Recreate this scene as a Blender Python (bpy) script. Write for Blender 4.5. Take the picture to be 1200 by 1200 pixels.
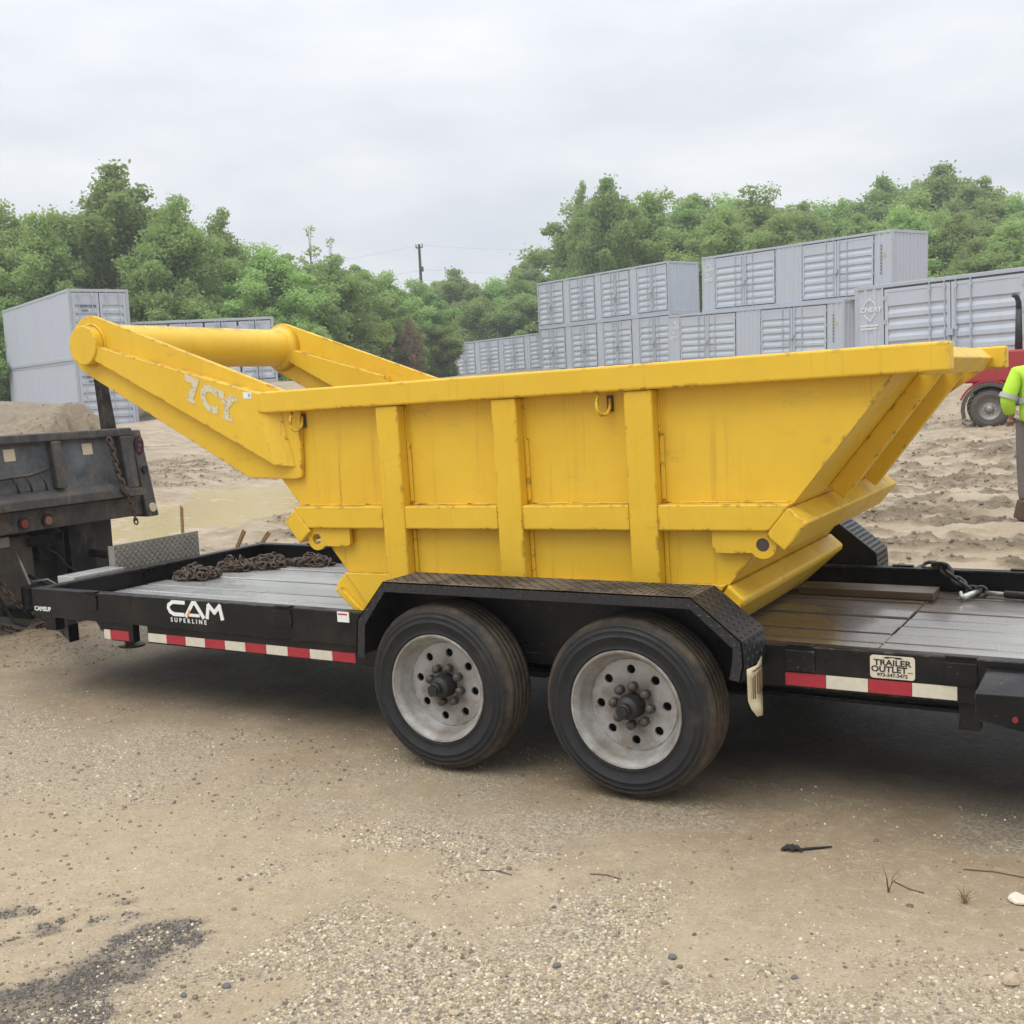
import bpy, bmesh, math, random
import numpy as np
from mathutils import Matrix, Vector

for o in list(bpy.data.objects): bpy.data.objects.remove(o)
S = bpy.context.scene
C = S.collection
R = math.radians
ZG = 0.674            # height of the trailer's rail top above the lot; trailer coordinates have z = 0 there

# ------------------------------------------------------------------ camera
cam_d = bpy.data.cameras.new('camera'); cam = bpy.data.objects.new('camera', cam_d); C.objects.link(cam)
right = Vector((0.8621, 0.5045, -0.0470)); down = Vector((0.0138, -0.1164, -0.9931)); fwd = Vector((-0.5065, 0.8555, -0.1073))
right.normalize(); fwd = (fwd - right * fwd.dot(right)).normalized(); up = right.cross(fwd)
cam.matrix_world = Matrix(((right.x, up.x, -fwd.x, 2.1163), (right.y, up.y, -fwd.y, -4.5266), (right.z, up.z, -fwd.z, 1.1122 + ZG), (0, 0, 0, 1)))
cam_d.sensor_width = 36.0; cam_d.lens = 36.0 * 1308.13 / 1200.0
cam_d.clip_start = 0.05; cam_d.clip_end = 3000
S.camera = cam

# ------------------------------------------------------------------ overcast sky, soft sun, exposure
SUN_EL, SUN_AZ = R(58), R(200)
W = bpy.data.worlds.new('World'); S.world = W; W.use_nodes = True
wt = W.node_tree; wt.nodes.clear()
def wn(t, **k):
    n = wt.nodes.new(t)
    for a, b in k.items(): setattr(n, a, b)
    return n
out = wn('ShaderNodeOutputWorld'); bg = wn('ShaderNodeBackground')
sky = wn('ShaderNodeTexSky'); sky.sky_type = 'NISHITA'; sky.sun_disc = False
sky.sun_elevation = SUN_EL; sky.sun_rotation = SUN_AZ; sky.air_density = 1.0; sky.dust_density = 3.0
tc = wn('ShaderNodeTexCoord'); sep = wn('ShaderNodeSeparateXYZ')
wt.links.new(tc.outputs['Generated'], sep.inputs[0])
# cloud deck: brightness rises from horizon to zenith as under a real overcast sky
mr = wn('ShaderNodeMapRange'); mr.inputs['From Min'].default_value = 0.0; mr.inputs['From Max'].default_value = 1.0
mr.inputs['To Min'].default_value = 0.66; mr.inputs['To Max'].default_value = 2.25
zc = wn('ShaderNodeMath', operation='MAXIMUM'); zc.inputs[1].default_value = 0.0; wt.links.new(sep.outputs['Z'], zc.inputs[0])
zp = wn('ShaderNodeMath', operation='POWER'); zp.inputs[1].default_value = 2.4; wt.links.new(zc.outputs[0], zp.inputs[0]); wt.links.new(zp.outputs[0], mr.inputs['Value'])
mp = wn('ShaderNodeMapping'); mp.inputs['Scale'].default_value = (1.6, 1.6, 5.0)
wt.links.new(tc.outputs['Generated'], mp.inputs[0])
nz = wn('ShaderNodeTexNoise'); nz.inputs['Scale'].default_value = 2.4; nz.inputs['Detail'].default_value = 7; nz.inputs['Roughness'].default_value = 0.55
wt.links.new(mp.outputs[0], nz.inputs['Vector'])
mr2 = wn('ShaderNodeMapRange'); mr2.inputs['From Min'].default_value = 0.3; mr2.inputs['From Max'].default_value = 0.72
mr2.inputs['To Min'].default_value = 0.92; mr2.inputs['To Max'].default_value = 1.13
wt.links.new(nz.outputs['Fac'], mr2.inputs['Value'])
mul = wn('ShaderNodeMath', operation='MULTIPLY'); wt.links.new(mr.outputs[0], mul.inputs[0]); wt.links.new(mr2.outputs[0], mul.inputs[1])
cr = wn('ShaderNodeValToRGB'); cr.color_ramp.elements[0].position = 0.3; cr.color_ramp.elements[0].color = (0.90, 0.95, 1.03, 1)
cr.color_ramp.elements[1].position = 0.75; cr.color_ramp.elements[1].color = (0.98, 0.99, 1.0, 1)
wt.links.new(nz.outputs['Fac'], cr.inputs[0])
vm = wn('ShaderNodeVectorMath', operation='SCALE'); wt.links.new(cr.outputs[0], vm.inputs[0]); wt.links.new(mul.outputs[0], vm.inputs['Scale'])
vs = wn('ShaderNodeVectorMath', operation='SCALE'); vs.inputs['Scale'].default_value = 0.08; wt.links.new(sky.outputs[0], vs.inputs[0])
mx = wn('ShaderNodeMix', data_type='RGBA'); mx.inputs[0].default_value = 0.94
wt.links.new(vs.outputs[0], mx.inputs[6]); wt.links.new(vm.outputs[0], mx.inputs[7])
wt.links.new(mx.outputs[2], bg.inputs['Color']); bg.inputs['Strength'].default_value = 1.0
wt.links.new(bg.outputs[0], out.inputs[0])

sl = bpy.data.lights.new('sun', 'SUN'); sl.energy = 0.9; sl.angle = R(40); sl.color = (1.0, 0.97, 0.92)
so = bpy.data.objects.new('sun', sl); C.objects.link(so)
sd = Vector((math.sin(SUN_AZ) * math.cos(SUN_EL), math.cos(SUN_AZ) * math.cos(SUN_EL), math.sin(SUN_EL)))
so.rotation_euler = sd.to_track_quat('Z', 'Y').to_euler(); so.location = (0, -10, 20)
S.view_settings.view_transform = 'Standard'; S.view_settings.look = 'None'
S.view_settings.exposure = 0.42; S.view_settings.gamma = 1.0; S.view_settings.use_curve_mapping = False

# ------------------------------------------------------------------ material helpers
class NT:
    def __init__(s, name):
        s.m = bpy.data.materials.new(name); s.m.use_nodes = True; s.t = s.m.node_tree; s.t.nodes.clear()
        s.out = s.n('ShaderNodeOutputMaterial'); s.b = s.n('ShaderNodeBsdfPrincipled'); s.l(s.b.outputs[0], s.out.inputs[0])
        s.tc = s.n('ShaderNodeTexCoord'); s.obj = s.tc.outputs['Object']
    def n(s, t, **k):
        x = s.t.nodes.new(t)
        for a, b in k.items(): setattr(x, a, b)
        return x
    def l(s, a, b): s.t.links.new(a, b)
    def mapv(s, scale=(1, 1, 1), src=None, rot=(0, 0, 0), loc=(0, 0, 0)):
        m = s.n('ShaderNodeMapping'); m.inputs['Scale'].default_value = scale; m.inputs['Rotation'].default_value = rot; m.inputs['Location'].default_value = loc
        s.l(src or s.obj, m.inputs[0]); return m.outputs[0]
    def noise(s, scale, detail=5, rough=0.6, src=None, dist=0.0):
        x = s.n('ShaderNodeTexNoise'); x.inputs['Scale'].default_value = scale; x.inputs['Detail'].default_value = detail
        x.inputs['Roughness'].default_value = rough; x.inputs['Distortion'].default_value = dist
        s.l(src or s.obj, x.inputs['Vector']); return x.outputs['Fac']
    def rng(s, v, a, b, c=0.0, d=1.0):
        x = s.n('ShaderNodeMapRange'); x.inputs['From Min'].default_value = a; x.inputs['From Max'].default_value = b
        x.inputs['To Min'].default_value = c; x.inputs['To Max'].default_value = d; s.l(v, x.inputs['Value']); return x.outputs[0]
    def mix(s, f, a, b, blend='MIX'):
        x = s.n('ShaderNodeMix', data_type='RGBA'); x.blend_type = blend
        for i, v in ((0, f), (6, a), (7, b)):
            if isinstance(v, (int, float)): x.inputs[i].default_value = v
            elif isinstance(v, tuple): x.inputs[i].default_value = v if len(v) == 4 else v + (1,)
            else: s.l(v, x.inputs[i])
        return x.outputs[2]
    def math(s, op, a, b=None):
        x = s.n('ShaderNodeMath', operation=op)
        for i, v in ((0, a), (1, b)):
            if v is None: continue
            if isinstance(v, (int, float)): x.inputs[i].default_value = v
            else: s.l(v, x.inputs[i])
        return x.outputs[0]
    def col(s, v):
        if isinstance(v, tuple): s.b.inputs['Base Color'].default_value = v if len(v) == 4 else v + (1,)
        else: s.l(v, s.b.inputs['Base Color'])
    def rough(s, v):
        if isinstance(v, (int, float)): s.b.inputs['Roughness'].default_value = v
        else: s.l(v, s.b.inputs['Roughness'])
    def bump(s, h, strength=0.3, dist=0.01):
        x = s.n('ShaderNodeBump'); x.inputs['Strength'].default_value = strength; x.inputs['Distance'].default_value = dist
        s.l(h, x.inputs['Height']); s.l(x.outputs[0], s.b.inputs['Normal'])
    def edge(s, radius=0.012):
        bv = s.n('ShaderNodeBevel'); bv.samples = 4; bv.inputs['Radius'].default_value = radius
        ge = s.n('ShaderNodeNewGeometry'); d = s.n('ShaderNodeVectorMath', operation='DOT_PRODUCT')
        s.l(bv.outputs[0], d.inputs[0]); s.l(ge.outputs['Normal'], d.inputs[1])
        return s.rng(d.outputs['Value'], 0.995, 0.93)
    def sepxyz(s, src=None):
        x = s.n('ShaderNodeSeparateXYZ'); s.l(src or s.obj, x.inputs[0]); return x.outputs
    def world(s):
        g = s.n('ShaderNodeNewGeometry'); return g.outputs['Position']

M = {}
def simple(name, col, rough=0.6, metal=0.0, var=0.15, scale=8.0, bump=0.0, spec=0.5):
    t = NT(name); f = t.noise(scale, 6)
    a = tuple(c * (1 - var) for c in col); b = tuple(min(1, c * (1 + var)) for c in col)
    t.col(t.mix(f, a, b)); t.rough(t.rng(t.noise(scale * 2.3, 4), 0.3, 0.7, max(0.05, rough - 0.08), min(1, rough + 0.08)))
    t.b.inputs['Metallic'].default_value = metal; t.b.inputs['Specular IOR Level'].default_value = spec
    if bump: t.bump(t.noise(scale * 6, 6), bump, 0.01)
    M[name] = t.m; return t.m

# worn yellow paint
def yellow(name, streaks):
    t = NT(name + '_paint'); W_ = t.world()
    base = t.mix(t.rng(t.noise(1.6, 5, 0.6, W_), 0.35, 0.65), (0.695, 0.430, 0.022), (0.765, 0.492, 0.034))
    base = t.mix(t.rng(t.noise(9, 6, 0.7, W_), 0.3, 0.75, 0, 0.35), base, (0.63, 0.365, 0.018))
    # rain streaks: narrow in x and y, long in z
    st = t.noise(1.0, 5, 0.65, t.mapv((17, 17, 0.55), W_))
    fade = t.rng(t.noise(1.0, 4, 0.6, t.mapv((1.5, 1.5, 2.2), W_, loc=(4, 4, 4))), 0.36, 0.56)
    st2 = t.math('MULTIPLY', fade, t.rng(st, 0.56, 0.74, 0, 0.40 * streaks))
    base = t.mix(st2, base, (0.25, 0.125, 0.018))
    st3 = t.rng(t.noise(1.0, 3, 0.6, t.mapv((34, 34, 0.42), W_, loc=(3, 1, 0))), 0.625, 0.69, 0, 0.50 * streaks)
    st3 = t.math('MULTIPLY', fade, st3)
    base = t.mix(st3, base, (0.22, 0.11, 0.02))
    # scuffs and dirt blotches
    sc = t.rng(t.noise(1.0, 8, 0.75, t.mapv((3.2, 3.2, 9), W_, loc=(7, 2, 5))), 0.60, 0.72, 0, 0.45)
    base = t.mix(sc, base, (0.33, 0.19, 0.04))
    g_ = t.n('ShaderNodeNewGeometry'); up_f = t.rng(t.sepxyz(g_.outputs['Normal'])[2], 0.7, 0.95)
    base = t.mix(t.math('MULTIPLY', up_f, t.rng(t.noise(9, 6, 0.7, W_), 0.38, 0.60, 0, 0.75)), base, (0.20, 0.13, 0.055))
    # chips to rust along edges
    e = t.math('MULTIPLY', t.edge(0.022), t.rng(t.noise(13, 6, 0.75, W_), 0.545, 0.60))
    sp = t.rng(t.noise(46, 4, 0.6, W_), 0.735, 0.755)
    chip = t.math('MAXIMUM', e, t.math('MULTIPLY', sp, t.rng(t.noise(2.1, 3, 0.6, W_), 0.5, 0.58)))
    rust = t.mix(t.noise(60, 4, 0.6, W_), (0.05, 0.022, 0.012), (0.15, 0.06, 0.025))
    base = t.mix(chip, base, rust)
    t.col(base); t.rough(t.rng(t.noise(5, 6, 0.6, W_), 0.3, 0.7, 0.36, 0.58))
    t.b.inputs['Specular IOR Level'].default_value = 0.45
    h = t.math('SUBTRACT', t.math('MULTIPLY', t.noise(3.0, 3, 0.5, W_), 1.0), t.math('MULTIPLY', chip, 0.15))
    t.bump(h, 0.22, 0.02); M[name] = t.m
yellow('yellow', 0.25); yellow('yellow_plate', 1.0)

def black_paint(name, dust=0.35, rough=0.42):
    t = NT(name); W_ = t.world()
    base = t.mix(t.noise(4, 5, 0.6, W_), (0.0035, 0.004, 0.0048), (0.008, 0.008, 0.009))
    d = t.rng(t.noise(3.2, 8, 0.72, W_), 0.46, 0.70, 0, dust)
    base = t.mix(d, base, (0.16, 0.125, 0.085))
    st = t.rng(t.noise(1.0, 5, 0.65, t.mapv((22, 22, 1.2), W_)), 0.6, 0.75, 0, dust * 0.7)
    base = t.mix(st, base, (0.12, 0.10, 0.08))
    e = t.math('MULTIPLY', t.edge(0.006), t.rng(t.noise(14, 5, 0.7, W_), 0.52, 0.60, 0, 0.8))
    base = t.mix(e, base, (0.18, 0.15, 0.125))
    sp = t.rng(t.noise(70, 3, 0.5, W_), 0.70, 0.74, 0, 0.55)
    base = t.mix(sp, base, (0.22, 0.18, 0.13))
    t.col(base); t.rough(t.rng(t.noise(7, 5, 0.6, W_), 0.3, 0.7, rough - 0.1, rough + 0.22))
    t.b.inputs['Specular IOR Level'].default_value = 0.28
    t.bump(t.noise(30, 4, 0.6, W_), 0.08, 0.005); M[name] = t.m
black_paint('trailer_black', 0.10, 0.34)
black_paint('truck_black', 0.55, 0.55)

def diamond(name, c1, c2, metal, rough, dirt):
    t = NT(name); W_ = t.obj
    base = t.mix(t.noise(9, 5), c1, c2)
    d = t.rng(t.noise(4.5, 7, 0.7), 0.42, 0.58, 0, dirt)
    nrm = t.n('ShaderNodeNewGeometry'); nzv = t.sepxyz(nrm.outputs['Normal'])[2]
    d = t.math('MULTIPLY', d, t.rng(nzv, 0.85, 0.97))
    base = t.mix(d, base, t.mix(t.noise(80, 4), (0.09, 0.062, 0.035), (0.20, 0.15, 0.09)))
    t.col(base); t.b.inputs['Metallic'].default_value = metal
    t.rough(t.math('ADD', t.rng(t.noise(20, 4), 0.3, 0.7, rough, rough + 0.15), t.math('MULTIPLY', d, 0.4)))
    t.bump(t.math('ADD', t.math('MULTIPLY', t.noise(40, 4), .3), t.math('MULTIPLY', t.math('MULTIPLY', d, t.noise(90, 5)), 2.0)), 0.5, 0.006); M[name] = t.m
diamond('fender_plate', (0.012, 0.012, 0.014), (0.024, 0.024, 0.026), 0.0, 0.3, 0.95)
diamond('silver_plate', (0.24, 0.225, 0.20), (0.36, 0.345, 0.31), 0.5, 0.42, 0.35)

def wood(name, a, b, wet, stain=0.5, coat=0.0):
    t = NT(name); W_ = t.world(); oi = t.n('ShaderNodeObjectInfo')
    v = t.n('ShaderNodeVectorMath', operation='ADD'); t.l(W_, v.inputs[0])
    cx = t.n('ShaderNodeCombineXYZ'); t.l(t.math('MULTIPLY', oi.outputs['Random'], 40.0), cx.inputs[0]); t.l(cx.outputs[0], v.inputs[1])
    g = t.noise(1.0, 7, 0.65, t.mapv((1.3, 42, 42), v.outputs[0]), 0.6)
    base = t.mix(t.rng(g, 0.3, 0.7), a, b)
    base = t.mix(t.rng(oi.outputs['Random'], 0, 1, 0, 0.65), base, tuple(c * 0.6 for c in a))
    s2 = t.rng(t.noise(1.0, 6, 0.65, t.mapv((1.1, 3.0, 3.0), W_)), 0.48, 0.66, 0, stain)
    base = t.mix(s2, base, (0.075, 0.043, 0.022))
    kn = t.rng(t.noise(1.0, 5, 0.7, t.mapv((5, 14, 14), v.outputs[0], loc=(2, 9, 1))), 0.68, 0.74, 0, 0.7)
    base = t.mix(kn, base, (0.03, 0.02, 0.013))
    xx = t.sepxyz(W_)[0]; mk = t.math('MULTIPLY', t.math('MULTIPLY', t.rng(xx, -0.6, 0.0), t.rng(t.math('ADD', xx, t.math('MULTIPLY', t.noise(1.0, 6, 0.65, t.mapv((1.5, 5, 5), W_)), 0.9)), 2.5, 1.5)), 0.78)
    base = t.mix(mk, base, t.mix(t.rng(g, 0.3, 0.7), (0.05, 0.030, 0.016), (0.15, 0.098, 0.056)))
    t.col(base); t.rough(t.rng(t.noise(2.2, 6, 0.65, W_), 0.35, 0.65, wet, wet + 0.30))
    t.b.inputs['Specular IOR Level'].default_value = 0.6
    t.b.inputs['Coat Weight'].default_value = coat; t.b.inputs['Coat Roughness'].default_value = 0.14
    t.bump(g, 0.35, 0.006); M[name] = t.m
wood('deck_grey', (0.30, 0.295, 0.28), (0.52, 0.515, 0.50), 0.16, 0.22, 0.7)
wood('deck_brown', (0.095, 0.066, 0.042), (0.215, 0.165, 0.115), 0.22, 0.75)

simple('red_tape', (0.36, 0.022, 0.035), 0.4, 0, 0.25, 40); simple('white_tape', (0.60, 0.55, 0.44), 0.45, 0, 0.18, 30)
simple('white_decal', (0.78, 0.78, 0.74), 0.45, 0, 0.06, 30); simple('sign_cream', (0.62, 0.55, 0.42), 0.5, 0, 0.2, 18)
simple('ink', (0.02, 0.018, 0.02), 0.5); simple('orange_ink', (0.7, 0.33, 0.10), 0.5); simple('blue_ink', (0.28, 0.40, 0.55), 0.5)
simple('plate_cream', (0.55, 0.47, 0.30), 0.5, 0, 0.3, 14, 0.1); simple('red_lens', (0.20, 0.022, 0.022), 0.35, 0, 0.15, 20)
simple('amber_lens', (0.22, 0.10, 0.06), 0.35); simple('steel_dull', (0.30, 0.29, 0.27), 0.5, 0.7, 0.2, 20)
simple('rusty_chain', (0.085, 0.058, 0.04), 0.62, 0.25, 0.5, 30, 0.3); simple('dark_chain', (0.06, 0.055, 0.05), 0.5, 0.5, 0.4, 30)
simple('bright_steel', (0.55, 0.54, 0.50), 0.4, 0.8, 0.15, 20)
simple('rubber_dark', (0.014, 0.014, 0.015), 0.6, 0, 0.3, 10, 0.15); simple('hub_black', (0.02, 0.019, 0.018), 0.5, 0.2, 0.4, 30, 0.1)
simple('lug_rust', (0.085, 0.07, 0.058), 0.55, 0.4, 0.4, 50, 0.2)
simple('vest_lime', (0.46, 0.74, 0.045), 0.8, 0, 0.10, 3.0, 0.6); simple('vest_silver', (0.42, 0.44, 0.43), 0.4, 0.2)
simple('trouser_grey', (0.15, 0.13, 0.115), 0.85, 0, 0.3, 2.5, 0.8); simple('skin', (0.42, 0.24, 0.17), 0.5); simple('hair_brown', (0.05, 0.03, 0.018), 0.8)
simple('boot_brown', (0.10, 0.06, 0.03), 0.7); simple('machine_red', (0.34, 0.03, 0.032), 0.5, 0, 0.2, 5)
simple('machine_black', (0.022, 0.022, 0.022), 0.55, 0, 0.3, 8); simple('muddy_rubber', (0.085, 0.072, 0.058), 0.85, 0, 0.35, 14, 0.3)
simple('glass_dark', (0.03, 0.035, 0.04), 0.1); simple('pole_wood', (0.05, 0.043, 0.038), 0.9); simple('wire_black', (0.10, 0.10, 0.10), 0.7)
simple('stake_wood', (0.22, 0.13, 0.06), 0.8, 0, 0.3, 12); simple('stone_tan', (0.42, 0.33, 0.22), 0.85, 0, 0.3, 30, 0.4)
simple('stone_grey', (0.13, 0.125, 0.12), 0.8, 0, 0.3, 30, 0.4); simple('stone_white', (0.62, 0.55, 0.44), 0.85, 0, 0.2, 30, 0.4)
simple('clod', (0.13, 0.095, 0.06), 0.95, 0, 0.3, 30, 0.5); simple('twig', (0.11, 0.08, 0.055), 0.9); simple('dry_grass', (0.20, 0.15, 0.07), 0.85); simple('green_blade', (0.08, 0.18, 0.03), 0.7)
simple('rag_black', (0.02, 0.02, 0.02), 0.8, 0, 0.3, 20, 0.4); simple('paper_tag', (0.55, 0.47, 0.34), 0.8, 0, 0.15, 14); simple('seal_rust', (0.16, 0.07, 0.03), 0.8)

def rim():
    t = NT('rim_paint'); W_ = t.obj
    base = t.mix(t.noise(14, 5), (0.35, 0.347, 0.335), (0.46, 0.452, 0.435))
    d = t.rng(t.noise(7, 7, 0.7), 0.40, 0.66, 0, 0.85)
    base = t.mix(d, base, (0.17, 0.145, 0.115))
    xx = t.sepxyz(); rr = t.math('SQRT', t.math('ADD', t.math('MULTIPLY', xx[0], xx[0]), t.math('MULTIPLY', xx[2], xx[2])))
    hubd = t.math('MULTIPLY', t.rng(rr, 0.17, 0.075), t.rng(t.noise(13, 6, 0.7), 0.3, 0.65, 0.25, 0.9)); base = t.mix(hubd, base, (0.085, 0.07, 0.055))
    rn = t.math('MULTIPLY', t.rng(rr, 0.20, 0.235), t.rng(t.noise(9, 6, 0.7), 0.35, 0.6, 0, 0.5)); base = t.mix(rn, base, (0.17, 0.14, 0.10))
    e = t.math('MULTIPLY', t.edge(0.008), t.rng(t.noise(30, 5, 0.7), 0.5, 0.6, 0, 0.7)); base = t.mix(e, base, (0.13, 0.08, 0.05))
    t.col(base); t.rough(t.rng(t.noise(12, 4), 0.3, 0.7, 0.38, 0.6)); t.b.inputs['Metallic'].default_value = 0.15; t.bump(t.noise(40, 4), 0.08, 0.004); M['rim'] = t.m
rim()
def tyre():
    t = NT('tyre_rubber')
    x = t.sepxyz(); r = t.math('SQRT', t.math('ADD', t.math('MULTIPLY', x[0], x[0]), t.math('MULTIPLY', x[2], x[2])))
    base = t.mix(t.noise(16, 6), (0.009, 0.0095, 0.0105), (0.020, 0.020, 0.021))
    tread = t.rng(r, 0.360, 0.390)
    mud = t.math('MULTIPLY', tread, t.rng(t.noise(8, 7, 0.7), 0.34, 0.60, 0.10, 0.90))
    base = t.mix(mud, base, t.mix(t.noise(24, 6), (0.05, 0.038, 0.026), (0.16, 0.12, 0.078)))
    sm = t.rng(t.noise(5, 7, 0.75), 0.55, 0.72, 0, 0.30); base = t.mix(sm, base, (0.09, 0.075, 0.058))
    scf = t.rng(t.noise(1.0, 4, 0.7, t.mapv((60, 60, 14))), 0.70, 0.74, 0, 0.5); base = t.mix(scf, base, (0.14, 0.135, 0.13))
    t.col(base); t.rough(t.rng(t.noise(20, 5), 0.3, 0.7, 0.45, 0.75)); t.b.inputs['Specular IOR Level'].default_value = 0.35
    t.bump(t.math('ADD', t.noise(60, 5), t.math('MULTIPLY', mud, t.noise(40, 6))), 0.25, 0.006); M['tyre'] = t.m
tyre()
def container_paint():
    t = NT('container_grey'); W_ = t.world(); oi = t.n('ShaderNodeObjectInfo')
    base = t.mix(t.noise(0.5, 4, 0.6, W_), (0.42, 0.455, 0.51), (0.46, 0.495, 0.55))
    st = t.rng(t.noise(1.0, 6, 0.7, t.mapv((3.0, 3.0, 0.25), W_)), 0.52, 0.75, 0, 0.35); base = t.mix(st, base, (0.34, 0.35, 0.36))
    bl = t.rng(t.noise(2.2, 7, 0.75, W_), 0.62, 0.74, 0, 0.3); base = t.mix(bl, base, (0.34, 0.29, 0.23))
    t.col(base); t.rough(0.55); t.bump(t.noise(3, 4, 0.6, W_), 0.06, 0.02); M['container'] = t.m
container_paint()
simple('container_trim', (0.38, 0.41, 0.455), 0.55, 0, 0.1, 3); simple('container_gasket', (0.03, 0.033, 0.036), 0.7); simple('container_mark', (0.72, 0.73, 0.72), 0.6); simple('container_rod', (0.44, 0.47, 0.51), 0.45, 0.1)
simple('container_ink', (0.12, 0.13, 0.15), 0.6); simple('container_rust', (0.22, 0.12, 0.06), 0.8); simple('warn_label', (0.55, 0.40, 0.12), 0.6)

def foliage(name, a, b, c):
    t = NT(name); g = t.n('ShaderNodeNewGeometry'); oi = t.n('ShaderNodeObjectInfo')
    col = t.mix(g.outputs['Random Per Island'], a, b)
    col = t.mix(t.rng(t.noise(0.55, 3, 0.5), 0.38, 0.62, 0, 0.8), col, c)
    hsv = t.n('ShaderNodeHueSaturation'); t.l(col, hsv.inputs['Color'])
    t.l(t.rng(oi.outputs['Random'], 0, 1, 0.485, 0.515), hsv.inputs['Hue']); t.l(t.rng(oi.outputs['Random'], 0, 1, 0.88, 1.15), hsv.inputs['Value'])
    t.l(hsv.outputs[0], t.b.inputs['Base Color']); t.rough(0.6); t.b.inputs['Specular IOR Level'].default_value = 0.25
    tr = t.n('ShaderNodeBsdfTranslucent'); t.l(hsv.outputs[0], tr.inputs[0]); ms = t.n('ShaderNodeMixShader'); ms.inputs[0].default_value = 0.5
    t.l(t.b.outputs[0], ms.inputs[1]); t.l(tr.outputs[0], ms.inputs[2]); t.l(ms.outputs[0], t.out.inputs[0]); M[name] = t.m
foliage('leaf_mid', (0.234, 0.330, 0.109), (0.357, 0.470, 0.155), (0.296, 0.400, 0.132))
foliage('leaf_dark', (0.206, 0.290, 0.096), (0.319, 0.420, 0.139), (0.263, 0.355, 0.117))
foliage('leaf_light', (0.284, 0.400, 0.132), (0.418, 0.550, 0.182), (0.352, 0.475, 0.157))
foliage('leaf_red', (0.34, 0.20, 0.14), (0.42, 0.26, 0.18), (0.24, 0.28, 0.11))
simple('bark', (0.075, 0.062, 0.05), 0.9, 0, 0.35, 9, 0.5); simple('bark_pale', (0.24, 0.22, 0.19), 0.9, 0, 0.3, 6, 0.3)

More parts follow.
